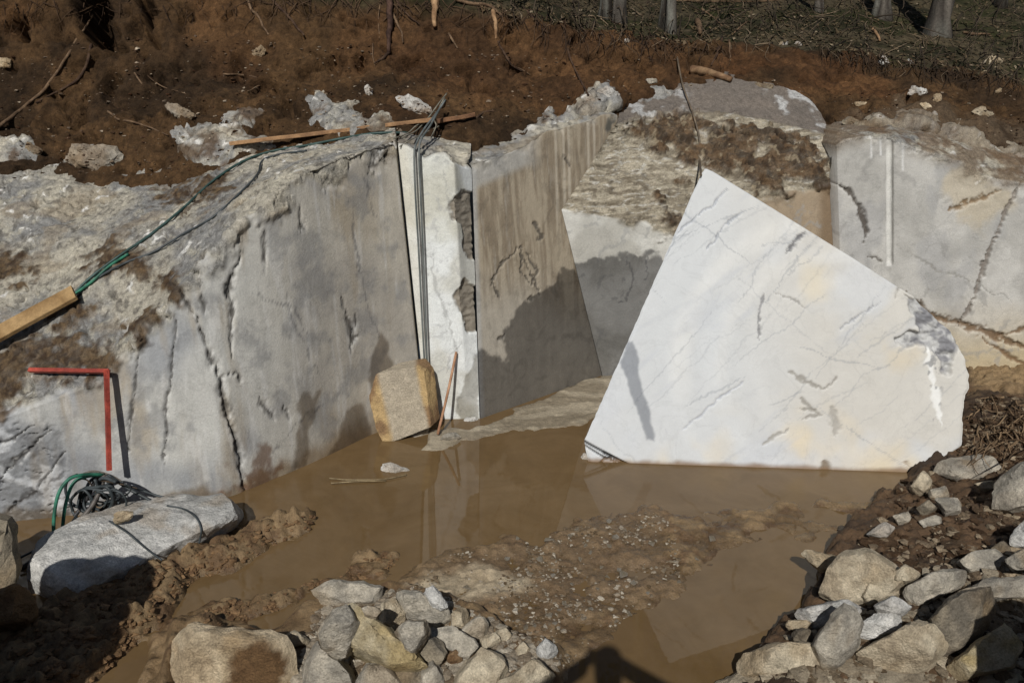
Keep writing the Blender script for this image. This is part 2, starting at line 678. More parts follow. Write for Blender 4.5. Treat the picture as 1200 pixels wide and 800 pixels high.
    for pts in ([(380, 470), (345, 500), (318, 535)], [(425, 200), (432, 240), (450, 262)], [(330, 330), (360, 420), (380, 440)],
                [(295, 345), (340, 360), (365, 400)], [(405, 230), (425, 330), (440, 400)]):
        hair = np.maximum(hair, crack(px, py, P, pts, 1.6, 5, 6, int(pts[0][1])))
    c = mix(c, DARKV, hair * .55)
    # wet seepage and the tide line at the foot
    wet = np.zeros_like(px)
    for poly in ([(350, 462), (362, 458), (366, 466), (376, 458), (373, 478), (364, 505), (360, 545), (343, 552), (350, 500)],
                 [(431, 446), (436, 412), (447, 390), (455, 402), (459, 432), (468, 452), (440, 470)],
                 [(378, 545), (398, 508), (404, 480), (425, 470), (440, 520), (390, 540)]):
        wet = np.maximum(wet, patch(px, py, P, poly, 2.5, 3.5, 10, 77))
    tide = 1 - sstep(.02, .10 + .16 * sstep(250, 430, px), P[..., 2] - .22 * (fbm(P * [3, 3, 1], 3, 4, 88) - .45))
    tide *= (1 - nat)
    c = mix(c, c * np.array([.46, .42, .38]), wet * .95)
    c = mix(c, c * np.array([.55, .45, .34]), tide * .9)
    rub = patch(px, py, P, [(255, 600), (272, 545), (300, 530), (330, 535), (345, 560), (300, 600)], 6, 14, 7, 99)
    c = mix(c, srgb(98, 70, 48), rub * .75 * sstep(.42, .58, fbm(P, 9, 4, 33)))
    P = P + normals(P) * d[..., None]
    P = side_returns(P, None, (-.06, .5, 0))
    c = side_returns(c, None, (0, 0, 0))
    wt = np.maximum(wet, tide * .8)
    wt = np.concatenate([wt, wt[:, -1:]], 1)
    o = build_grid('left_quarry_wall', P, c, wt, M_SAWN)
    o.data.materials.append(M_ROCK)
    nq = np.concatenate([nat, nat[:, -1:]], 1)
    fm = (nq[:-1, :-1] > .5).ravel().astype(np.int32)
    o.data.polygons.foreach_set('material_index', fm)
    tag(o, 'long grey sawn marble wall with rough weathered top, left of the white face', 'rock wall', kind='thing')


left_wall()


# ------------------------------------------------------------------ white face between the two saw cuts
PC0 = G(563, 490.5)
PC1 = G(705, 440)
PC2 = RP(657, 245, 7.86)
NC = np.cross(PC1 - PC0, PC2 - PC0)
NC /= np.linalg.norm(NC)
cpl = lambda px, py: PLN(px, py, PC0, NC)


def white_face():
    M = 74
    foot = row([(500.5, 491), (562, 490.5)], M, 0.0)
    under = foot.copy()
    under[:, 2] = -.3
    tr = cpl(553, 192)
    crest = row([(466, 165, 6.94), (478, 168, 6.92), (490, 176, 6.9), (497, 183, 6.9), (507, 178, 6.9), (522, 176, 6.9), (532, 186, 6.9),
                 (541, 190, (6.9 + tr[1]) / 2), (552.5, 193, tr[1])], M, None, 1)
    mid = row([(468, 160, 7.25), (495, 168, 7.2), (552, 178, 7.2)], M)
    back = row([(470, 148, 7.9), (552, 160, 7.8)], M)
    P, lev = loft([under, foot, crest, mid, back], [.1, .0105, .012, .02])
    lv = lev[:, None] * np.ones(M)
    px, py = proj(P)
    nat = sstep(1.98, 2.0, lv)
    c = mix(WHITE, srgb(206, 206, 198), sstep(.45, .6, fbm(P, 3, 3, 21)))
    c = mix(c, srgb(196, 194, 176), .45 * sstep(.5, .66, fbm(P, 2.2, 3, 22)))
    v = ridged(P, 7, 3, 23)
    c = mix(c, srgb(165, 166, 166), .45 * sstep(.86, .93, v))
    d = .004 * (fbm(P, 14, 3, 24) - .5)
    rg = np.zeros_like(px)
    for poly in ([(524, 240), (531, 230), (546, 224), (557, 222), (560, 305), (549, 302), (541, 292), (546, 276), (541, 262), (530, 256)],
                 [(532, 346), (546, 329), (556, 336), (566, 340), (567, 384), (549, 390), (542, 374)],
                 [(500, 178), (512, 170), (553, 180), (556, 196), (540, 192), (530, 188), (520, 178)]):
        rg = np.maximum(rg, patch(px, py, P, poly, 1.6, 3, 14, 25))
    d -= rg * (.025 + .035 * (fbm(P * [.8, .8, 2.2], 16, 4, 26) - .5))
    c = mix(c, mix(srgb(120, 112, 100), srgb(160, 152, 138), fbm(P * [1, 1, 3], 16, 3, 27)), rg)
    left = 1 - sstep(0, 5, np.abs(px - np.interp(py, [165, 491], [474, 503]) - 0))
    c = mix(c, srgb(206, 200, 182), .5 * (1 - sstep(6, 16, px - np.interp(py, [165, 491], [466, 500]))))
    for pts in ([(520, 200), (524, 240), (528, 262)], [(503, 300), (520, 360), (540, 420)], [(540, 400), (520, 440)]):
        c = mix(c, srgb(150, 150, 148), .5 * crack(px, py, P, pts, 1.5, 4, 8, int(pts[0][0])))
    wet = np.maximum(patch(px, py, P, [(536, 500), (540, 455), (553, 425), (562, 410), (562, 500)], 2, 4, 10, 28),
                     patch(px, py, P, [(502, 500), (503, 440), (514, 460), (520, 500)], 3, 4, 10, 29) * .6)
    c = mix(c, c * np.array([.55, .53, .50]), wet)
    c = mix(c, rock_colour(P, 5), nat)
    d -= nat * .05 * (ridged(P, 6, 4, 30) - .5)
    P = P + normals(P) * d[..., None]
    P = side_returns(P, (.02, .5, 0), None)
    c = side_returns(c, (0, 0, 0), None)
    wet = np.concatenate([wet[:, :1], wet], 1)
    o = build_grid('white_quarry_face', P, c, wet, M_SAWN)
    tag(o, 'narrow white marble face between the dark saw cut and the streaked brown face', 'rock wall', kind='thing')


white_face()


def streaked_face():
    M = 150
    foot = row([(563, 490.5), (705, 440)], M, 0.0)
    u = np.linspace(0, 1, M)
    under = foot.copy()
    under[:, 2] = -.3
    cx = np.linspace(553, 724, M)
    cy = np.interp(cx, [553, 575, 600, 625, 640, 665, 690, 712, 724], [191, 186, 178, 164, 154, 148, 141, 132, 134])
    cr = cpl(cx, cy)
    nb = np.array([-.55, .8, 0])
    mid = cr + nb * .25 + np.array([0, 0, .05])
    back = cr + nb * .9 + np.array([0, 0, .12])
    P, lev = loft([under, foot, cr, mid, back], [.1, .0115, .015, .02])
    lv = lev[:, None] * np.ones(M)
    px, py = proj(P)
    nat = sstep(1.97, 2.02, lv + (fbm(P, 8, 3, 41) - .5) * .12)
    streak = fbm(P * [9, 9, .5], 2.2, 4, 42)
    c = mix(srgb(170, 158, 138), srgb(140, 127, 108), sstep(.4, .62, streak))
    fade = sstep(300, 400, py + 70 * (fbm(P, 2, 3, 43) - .5)) * .8
    c = mix(c, srgb(178, 172, 160), np.maximum(fade, .9 * sstep(640, 655, px) * sstep(240, 270, py) * 0 + .5 * sstep(.62, .75, streak)))
    topb = 1 - sstep(-6, 6, (py - np.interp(px, [553, 615], [222, 195])) + 0 * px)
    topb *= 1 - sstep(610, 640, px)
    c = mix(c, srgb(176, 174, 168), topb * .85)
    for x0 in (652, 661, 667, 690, 697):
        c = mix(c, srgb(206, 196, 178), .55 * (1 - sstep(.6, 2.2, np.abs(px - x0 - (py - 200) * .02))) * (1 - sstep(240, 275, py)))
    edge = 1 - sstep(2, 7, px - np.interp(py, [190, 490], [553, 563]))
    c = mix(c, srgb(190, 190, 186), edge * .7)
    d = .004 * (fbm(P, 12, 3, 44) - .5)
    dark = np.zeros_like(px)
    for pts in ([(576, 332), (585, 315), (605, 292), (612, 288)], [(580, 330), (585, 348)], [(610, 292), (618, 312), (628, 330), (633, 345)],
                [(618, 298), (630, 318), (622, 335)], [(612, 300), (612, 318), (622, 330)], [(625, 345), (620, 352)], [(626, 262), (636, 275), (630, 282)],
                [(662, 180), (668, 195)], [(585, 398), (592, 392)]):
        dark = np.maximum(dark, crack(px, py, P, pts, 2.4, 2, 10, int(pts[0][0] + pts[0][1])))
    c = mix(c, srgb(76, 72, 66), dark * .8)
    d -= dark * .012
    chip = patch(px, py, P, [(712, 138), (722, 130), (722, 142), (712, 158), (708, 152)], 1.5, 2, 12, 47)
    c = mix(c, srgb(90, 88, 80), chip)
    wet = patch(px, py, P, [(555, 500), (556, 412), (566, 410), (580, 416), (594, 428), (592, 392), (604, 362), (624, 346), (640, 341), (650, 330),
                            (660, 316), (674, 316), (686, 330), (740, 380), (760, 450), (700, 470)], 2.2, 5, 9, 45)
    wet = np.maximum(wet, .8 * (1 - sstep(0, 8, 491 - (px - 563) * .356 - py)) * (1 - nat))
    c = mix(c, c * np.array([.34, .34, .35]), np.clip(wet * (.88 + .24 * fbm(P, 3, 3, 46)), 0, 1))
    vv = ridged(P, 3.2, 4, 49)
    c = mix(c, c * .72, .6 * sstep(.84, .9, vv))
    c = mix(c, rock_colour(P, 9), nat)
    d -= nat * .07 * (ridged(P, 5, 4, 48) - .5)
    P = P + normals(P) * d[..., None]
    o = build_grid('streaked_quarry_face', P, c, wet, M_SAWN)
    tag(o, 'brown streaked marble face with dark wet stain, right of the white face', 'rock wall', kind='thing')


streaked_face()


def middle_wall():
    M = 330
    k = np.array([657, 676, 700, 724])
    foot = row([(706, 441), (800, 443), (985, 436)], M, 0.0)
    under = foot.copy()
    under[:, 2] = -.3
    a = cpl(658, 246)
    crest = row([(658, 246, a[1] - .02), (700, 254, 7.92), (755, 262, 7.98), (792, 280, 8.0), (835, 265, 8.05), (872, 232, 8.1), (900, 226, 8.15),
                 (940, 224, 8.2), (972, 218, 8.2)], M, None, 5)
    b = cpl(690, 196)
    mid = row([(690, 196, b[1] - .02), (730, 205, 8.25), (790, 215, 8.35), (840, 208, 8.4), (900, 196, 8.4), (972, 188, 8.45)], M, None, 5)
    e = cpl(723, 143)
    top = row([(723, 143, e[1] - .02), (750, 136, 8.8), (800, 134, 9.0), (850, 136, 9.0), (900, 143, 8.95), (940, 150, 8.9), (972, 160, 8.8)], M, None, 4)
    ledge = row([(728, 124, 8.9), (760, 110, 9.3), (800, 98, 9.5), (850, 92, 9.6), (920, 98, 9.6), (950, 118, 9.4), (972, 142, 9.15)], M, None, 6)
    deep = row([(730, 100, 10.0), (850, 78, 10.4), (972, 110, 10.2)], M)
    P, lev = loft([under, foot, crest, mid, top, ledge, deep], [.1, .0125, .0125, .0125, .015, .03])
    lv = lev[:, None] * np.ones(M)
    px, py = proj(P)
    nat = sstep(1.97, 2.03, lv + (fbm(P, 6, 3, 61) - .5) * .15)
    c = mix(srgb(206, 205, 198), srgb(180, 178, 170), sstep(.42, .62, fbm(P, 2.4, 4, 62)))
    c = mix(c, srgb(150, 128, 98), .85 * sstep(850, 885, px))              # ochre face at the far end
    c = mix(c, srgb(120, 100, 76), .8 * sstep(955, 968, px))
    v = ridged(P, 4, 4, 63)
    c = mix(c, srgb(150, 150, 148), .5 * sstep(.84, .9, v))
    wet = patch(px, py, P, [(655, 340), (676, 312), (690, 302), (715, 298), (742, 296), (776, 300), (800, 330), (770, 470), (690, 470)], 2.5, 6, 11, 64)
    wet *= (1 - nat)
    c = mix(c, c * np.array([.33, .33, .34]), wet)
    for pts in ([(736, 300), (742, 330), (735, 350), (725, 352)], [(760, 300), (755, 330)]):
        c = mix(c, srgb(70, 70, 72), .6 * crack(px, py, P, pts, 2, 4, 8, int(pts[0][0])) * (1 - nat))
    # weathered sloping top: horizontal bedding
    q = P * np.array([.7, .7, 3.2])
    rc = mix(srgb(134, 125, 108), srgb(176, 167, 148), sstep(.36, .66, fbm(q, 7, 5, 65, .7)))
    rc = mix(rc, srgb(202, 200, 192), .6 * sstep(.80, .90, ridged(q, 8, 4, 67)))
    rc = mix(rc, srgb(92, 82, 68), .65 * sstep(.54, .68, fbm(q, 16, 4, 66)))
    c = mix(c, rc, nat)
    dirt = np.zeros_like(px)
    for poly in ([(738, 148), (760, 140), (800, 134), (850, 140), (900, 152), (945, 165), (970, 190), (974, 216), (930, 224), (900, 226), (872, 212), (858, 205),
                  (835, 200), (815, 190), (800, 170), (792, 178), (780, 172), (755, 165), (742, 158)],
                 [(768, 232), (780, 228), (786, 250), (798, 262), (800, 276), (786, 275), (772, 252)],
                 [(798, 175), (815, 178), (812, 205), (798, 215), (793, 200)]):
        dirt = np.maximum(dirt, patch(px, py, P, poly, 5, 13, 9, 68, 6))
    bare = patch(px, py, P, [(888, 168), (905, 172), (900, 190), (885, 188)], 3, 5, 9, 70) + patch(px, py, P, [(916, 212), (940, 210), (945, 222), (920, 226)], 3, 4, 9, 71) \
        + .7 * patch(px, py, P, [(812, 152), (828, 155), (830, 172), (816, 170)], 3, 4, 9, 72)
    dirt = np.clip(dirt - bare, 0, 1)
    ds = mix(srgb(98, 78, 57), srgb(60, 47, 35), sstep(.38, .62, fbm(P, 13, 5, 73, .65)))
    ds = mix(ds, srgb(150, 136, 112), .7 * sstep(.62, .68, fbm(P, 17, 4, 84)))
    c = mix(c, ds, dirt * (.72 + .4 * fbm(P, 15, 3, 86)).clip(0, 1))
    gl = sstep(3.9, 4.1, lv + .3 * (fbm(P, 3, 3, 74) - .5))
    gcol = mix(srgb(104, 98, 92), srgb(126, 116, 106), fbm(P, 4, 3, 75))
    gcol = mix(gcol, srgb(190, 190, 188), .8 * sstep(.56, .68, fbm(P, 6, 4, 76)) * np.maximum(1 - sstep(790, 815, px), sstep(890, 905, px)))
    c = mix(c, gcol, gl)
    d = .004 * (fbm(P, 14, 3, 77) - .5)
    d += nat * (1 - gl) * (.10 * (fbm(P, 2.2, 3, 78) - .5) + .05 * (ridged(q, 5, 5, 79) - .5))
    d += gl * .05 * (fbm(P, 3, 4, 80) - .5)
    d += dirt * (.03 + .10 * (fbm(P, 11, 4, 81) - .5) + .05 * (ridged(P, 14, 3, 85) - .5))
    for pts, wd, dep in (([(840, 150), (860, 160), (885, 162)], 5, .14), ([(850, 196), (880, 195)], 4, .06), ([(905, 160), (925, 166), (935, 175)], 4, .06),
                         ([(656, 243), (680, 200), (694, 190)], 2.4, .05)):
        kk = crack(px, py, P, pts, wd, 3, 9, int(pts[0][0]))
        d -= kk * dep
        c = mix(c, srgb(44, 34, 26), kk * .7)
    fl = np.minimum(1, np.arange(M) / 8.0)[None, :]
    P = P + normals(P) * (d * fl)[..., None]
    P = side_returns(P, (.12, .12, 0), (.03, .6, 0))
    c = side_returns(c, (0, 0, 0), (0, 0, 0))
    f = lambda a_: np.concatenate([a_[:, :1], a_, a_[:, -1:]], 1)
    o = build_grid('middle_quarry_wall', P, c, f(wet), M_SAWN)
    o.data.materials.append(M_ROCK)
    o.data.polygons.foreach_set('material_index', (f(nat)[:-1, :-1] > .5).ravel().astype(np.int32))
    tag(o, 'pale marble wall with bedded weathered top and wet stain behind the tilted block', 'rock wall', kind='thing')


middle_wall()


def right_wall():
    M = 330
    foot = row([(988, 432), (1100, 436), (1380, 448)], M, 0.0)
    under = foot.copy()
    under[:, 2] = -.3
    crest = row([(980, 172, 8.28), (990, 163, 8.26), (1010, 160, 8.26), (1040, 160, 8.24), (1065, 172, 8.2), (1090, 180, 8.2), (1125, 190, 8.18), (1155, 206, 8.16),
                 (1175, 212, 8.15), (1200, 216, 8.13), (1380, 262, 8.05)], M, None, 5)
    mid = row([(980, 158, 8.5), (1040, 152, 8.5), (1100, 165, 8.5), (1200, 196, 8.45), (1380, 240, 8.4)], M)
    deep = row([(980, 130, 9.4), (1040, 130, 9.4), (1100, 135, 9.3), (1200, 158, 9.2), (1380, 190, 9.1)], M)
    P, lev = loft([under, foot, crest, mid, deep], [.1, .0125, .015, .02])
    lv = lev[:, None] * np.ones(M)
    px, py = proj(P)
    nat = sstep(1.93, 2.04, lv + (fbm(P, 4, 4, 91) - .5) * .22 * sstep(1080, 1150, px))
    c = mix(srgb(194, 192, 186), srgb(174, 172, 166), sstep(.4, .62, fbm(P, 2, 4, 92)))
    c = mix(c, srgb(154, 154, 154), .5 * sstep(.52, .66, fbm(P * [1, 1, .6], 3, 4, 93)))
    c = mix(c, srgb(186, 168, 130), .8 * sstep(345, 430, py + 60 * (fbm(P, 2.4, 4, 94) - .5) + (px - 1150) * .12))
    v = ridged(P @ np.array([[1, 0, .6], [0, 1, 0], [-.6, 0, 1]]), 3, 4, 95)
    c = mix(c, srgb(148, 146, 142), .5 * sstep(.85, .91, v))
    c = mix(c, srgb(188, 174, 146), .6 * patch(px, py, P, [(1110, 190), (1170, 205), (1190, 240), (1150, 260), (1110, 250)], 10, 14, 5, 96))
    d = .005 * (fbm(P, 10, 3, 97) - .5) + .01 * (fbm(P, 2, 2, 98) - .5)
    for pts, wd, dep, cc in (([(1194, 214), (1180, 245), (1168, 275), (1152, 310), (1146, 335), (1136, 362), (1122, 385)], 5, .03, srgb(120, 112, 104)),
                             ([(1060, 343), (1085, 366), (1110, 377), (1140, 385), (1165, 396), (1215, 412)], 8, .03, srgb(112, 88, 62)),
                             ([(1165, 396), (1180, 392), (1210, 382)], 4, .02, srgb(112, 88, 62)), ([(1150, 395), (1180, 415), (1210, 432)], 4, .02, srgb(120, 94, 66)),
                             ([(980, 214), (996, 228), (1008, 246), (1016, 268), (1012, 285)], 5, .03, srgb(74, 66, 58)),
                             ([(1112, 246), (1130, 240), (1150, 232), (1172, 222)], 5, .02, srgb(124, 102, 74)), ([(1125, 240), (1135, 234)], 4, .02, srgb(124, 102, 74)),
                             ([(1078, 350), (1080, 362)], 2.5, .01, srgb(120, 110, 98)), ([(1016, 300), (1035, 306)], 2.4, .01, srgb(90, 84, 76)),
                             ([(1048, 285), (1090, 312), (1140, 330), (1185, 352)], 1.6, .004, srgb(150, 148, 142))):
        kk = crack(px, py, P, pts, wd, 2.5, 9, int(pts[0][0]) % 97)
        d -= kk * dep
        c = mix(c, cc, kk * .9)
    # half of a drill hole running down the face
    hx = 1042
    dx = px - hx
    pipe = np.where(np.abs(dx) < 3.6, np.sqrt(np.clip(1 - (dx / 3.6) ** 2, 0, 1)), 0) * (py > 158) * (1 - sstep(305, 312, py))
    d -= pipe * .022
    c = mix(c, srgb(214, 213, 207), (pipe > 0) * (.45 + .7 * fbm(P * [1, 1, 2], 9, 4, 87)))
    c = mix(c, srgb(120, 118, 112), (1 - sstep(.5, 1.6, np.abs(dx - 4.3))) * (py > 160) * (1 - sstep(305, 312, py)) * .9)
    for x0, y1 in ((1021, 185), (1058, 200), (1032, 182)):
        c = mix(c, srgb(225, 225, 222), .7 * (1 - sstep(.5, 2, np.abs(px - x0))) * (py < y1))
    c = mix(c, mix(rock_colour(P, 3), srgb(110, 92, 72), .75 * sstep(.38, .55, fbm(P, 5, 4, 99))), nat)
    c = mix(c, srgb(102, 80, 58), .7 * sstep(.5, .62, fbm(P, 4, 4, 89)) * sstep(2.15, 2.6, lv))
    d += nat * (.06 * (fbm(P, 3, 4, 90) - .5) + .05 * (ridged(P, 6, 4, 88) - .5))
    P = P + normals(P) * d[..., None]
    P = side_returns(P, (.03, .6, 0), None)
    c = side_returns(c, (0, 0, 0), None)
    o = build_grid('right_quarry_wall', P, c, np.zeros(P.shape[:2]), M_SAWN)
    nq = np.concatenate([nat[:, :1], nat], 1)
    o.data.materials.append(M_ROCK)
    o.data.polygons.foreach_set('material_index', (nq[:-1, :-1] > .5).ravel().astype(np.int32))
    tag(o, 'pale marble wall with a white drill groove and brown cracks, on the right', 'rock wall', kind='thing')


right_wall()


# ------------------------------------------------------------------ soil bank and forest floor
OUTCROPS = [
    ([(360, 138), (362, 117), (374, 109), (392, 122), (425, 138), (455, 150), (470, 158), (400, 168), (366, 152)], 'grey and white outcrop above the left end of the plank'),
    ([(206, 186), (214, 158), (250, 152), (312, 158), (330, 172), (262, 190), (225, 192)], 'low beige outcrop under the lower end of the plank'),
    ([(620, 156), (636, 132), (668, 120), (700, 116), (726, 120), (732, 134), (700, 140), (660, 152)], 'knobbly white outcrop on top of the streaked face'),
    ([(732, 130), (748, 118), (775, 109), (806, 103), (812, 116), (775, 126), (746, 134)], 'long white outcrop on the grey ledge left of the log'),
    ([(255, 146), (270, 130), (286, 126), (304, 138), (296, 152)], 'pale outcrop in soil above the lower end of the plank'),
    ([(-20, 178), (-10, 158), (22, 157), (50, 172), (40, 186), (0, 184)], 'whitish outcrop in the soil at the left edge'),
    ([(1000, 150), (1030, 138), (1080, 142), (1150, 160), (1200, 176), (1200, 190), (1080, 168)], 'low dusty rock shelf along the top of the right wall'),
]


def bank():
    M = 600
    X = np.array([-220, 0, 100, 200, 240, 300, 400, 470, 560, 600, 640, 690, 722, 745, 800, 850, 920, 960, 985, 1040, 1100, 1200, 1420], float)
    ys = np.array([224, 206, 212, 220, 200, 183, 163, 158, 168, 165, 147, 130, 125, 114, 100, 92, 98, 122, 150, 144, 150, 178, 215], float)
    Ys = np.array([7.6, 7.75, 7.75, 7.6, 7.6, 7.65, 7.65, 7.65, 7.6, 7.8, 8.1, 8.5, 8.75, 9.15, 9.5, 9.6, 9.6, 9.4, 8.75, 8.75, 8.75, 8.7, 8.7])
    s1 = np.stack([X, ys, Ys], 1)
    s0 = s1.copy()
    s0[:, 1] += 6
    s0[:, 2] -= .12
    r1 = row(s1, M, None, 5)
    r0 = row(s0, M, None, 5) - np.array([0, 0, .16])
    r2 = row([(-220, 122, 8.9), (0, 112, 8.9), (200, 112, 8.8), (400, 92, 8.7), (560, 92, 8.7), (650, 88, 9.2), (720, 86, 9.7), (850, 74, 10.1), (960, 86, 10.1), (1050, 108, 9.9),
              (1200, 122, 9.9), (1420, 140, 9.8)], M, None, 8)
    r3 = row([(-220, -80, 9.8), (0, -60, 9.8), (200, -45, 9.8), (300, -20, 9.6), (400, -5, 9.5), (500, 2, 9.5), (560, 8, 9.6), (650, 24, 9.9), (710, 34, 10.3), (790, 48, 10.7), (860, 48, 10.8),
              (960, 52, 10.9), (1010, 62, 10.8), (1060, 72, 10.9), (1120, 80, 11.0), (1200, 92, 11.0), (1420, 105, 11)], M, None, 10)
    r4 = row([(-220, -170, 13.5), (300, -95, 13.5), (560, -40, 13.5), (700, 2, 13.5), (850, 22, 13.5), (960, 26, 13.5), (1100, 38, 13.5), (1200, 46, 13.5), (1420, 52, 13.5)], M, None, 14)
    r5 = row([(-220, -300, 20), (560, -140, 20), (850, -60, 20), (1420, -30, 20)], M)
    r6 = row([(-220, -420, 42), (560, -260, 42), (1420, -180, 42)], M)
    P, lev = loft([r0, r1, r2, r3, r4, r5, r6], [.03, .024, .024, .035, .1, .4])
    lv = lev[:, None] * np.ones(M)
    px, py = proj(P)
    bankm = 1 - sstep(2.75, 3.02, lv + .25 * (fbm(P, 2.5, 3, 201) - .5))
    c = mix(srgb(70, 54, 38), srgb(100, 76, 51), sstep(.38, .62, fbm(P, 1.7, 4, 202)))
    org = np.zeros_like(px)
    for poly, k in (([(210, -20), (300, -20), (305, 90), (250, 95), (225, 60)], .45), ([(420, -20), (660, 10), (820, 60), (880, 95), (700, 130), (560, 135), (470, 90), (400, 60)], .6),
                    ([(845, 66), (960, 60), (1010, 80), (1052, 110), (1030, 128), (960, 118), (920, 96), (850, 92)], 1.0), ([(-30, 0), (30, 5), (25, 30), (-30, 30)], .5),
                    ([(380, 110), (480, 120), (560, 150), (430, 150)], .35)):
        org = np.maximum(org, k * patch(px, py, P, poly, 14, 22, 2.2, 203))
    c = mix(c, srgb(124, 86, 55), org * (.2 + .55 * fbm(P, 3, 3, 204)))
    c = c * (.30 + .62 * fbm(P, 6, 4, 205))[..., None]
    c = c * (.5 + 1.0 * fbm(P, 20, 3, 219))[..., None]
    # hollows under the roots
    hol = patch(px, py, P, [(86, -30), (112, -30), (138, 48), (122, 56), (104, 45), (92, 26)], 4, 5, 6, 206)
    hol = np.maximum(hol, patch(px, py, P, [(150, -20), (170, -10), (182, 15), (176, 40), (186, 55), (172, 40), (172, 18)], 3, 4, 6, 207))
    hol = np.maximum(hol, .7 * patch(px, py, P, [(16, 20), (30, 18), (30, 40), (20, 42)], 3, 4, 6, 208))
    hol = np.maximum(hol, .6 * patch(px, py, P, [(660, 14), (684, 16), (676, 40), (662, 34)], 3, 4, 6, 209))
    fl = mix(srgb(56, 54, 36), srgb(96, 86, 66), sstep(.4, .6, fbm(P, 3, 4, 210)))
    fl = mix(fl, srgb(56, 60, 30), .6 * sstep(.5, .62, fbm(P, 1.2, 3, 211)))
    fl = fl * (.3 + .6 * fbm(P, 9, 4, 212))[..., None]
    c = mix(fl, c, bankm)
    grey = patch(px, py, P, [(985, 140), (1060, 126), (1200, 150), (1300, 170), (1300, 215), (1100, 165)], 10, 22, 3, 213)
    c = mix(c, srgb(96, 82, 66), grey * .7)
    d = bankm * (.34 * (fbm(P, .9, 3, 214) - .5) + .20 * (ridged(P, 2.6, 5, 215) - .55) + .07 * (ridged(P, 9, 4, 216) - .5) + .07 * (fbm(P, 20, 3, 220) - .5) - .16 * sstep(.60, .70, fbm(P, 4.5, 4, 221)))
    d *= sstep(.6, 1.5, lv) * .8 + .2
    d += (1 - bankm) * (.3 * (fbm(P, .8, 4, 217) - .5) + .08 * (fbm(P, 7, 3, 218) - .5))
    d -= hol * .75
    Nn = normals(P)
    P = P + Nn * d[..., None]
    N2 = normals(P)
    for k, (poly, lab) in enumerate(OUTCROPS):
        m = patch(px, py, P, poly, 7, 8, 6, 230 + k)
        Q = P + N2 * (-.035 + .065 * m + m * (.045 * (ridged(P, 4, 3, 250 + k) - .5) + .03 * (fbm(P, 18, 3, 260 + k) - .5)))[..., None]
        r_, c_ = np.where(m > .02)
        a0, a1, b0, b1 = max(r_.min() - 1, 0), r_.max() + 2, max(c_.min() - 1, 0), c_.max() + 2
        Q, mm = Q[a0:a1, b0:b1], m[a0:a1, b0:b1]
        cq = rock_colour(Q, k) * 1.15
        cq = mix(cq, srgb(86, 66, 46), .8 * sstep(.55, .66, fbm(Q, 6, 4, 270 + k)))
        if 'dusty' in lab:
            cq = mix(cq, srgb(112, 96, 76), .6)
        ob = build_grid('rock_outcrop', Q, cq, np.zeros(Q.shape[:2]), M_ROCK, keep=(mm[:-1, :-1] > .03))
        tag(ob, lab, 'outcrop', 'rock outcrops in the bank', kind='thing')
    # split: soil below the lip, forest floor above it
    fr = int(np.searchsorted(lev, 3.06))
    z = np.zeros(P.shape[:2])
    o = build_grid('soil_bank', P[:fr + 1], c[:fr + 1], z[:fr + 1], M_SOIL)
    tag(o, 'cut bank of reddish brown soil above the marble', 'bank', kind='structure')
    o = build_grid('forest_floor', P[fr:], c[fr:], z[fr:], M_FOREST)
    tag(o, 'dark wooded slope above the cut bank', 'ground', kind='structure')


bank()


# ------------------------------------------------------------------ pit floor
FLOOR = {}


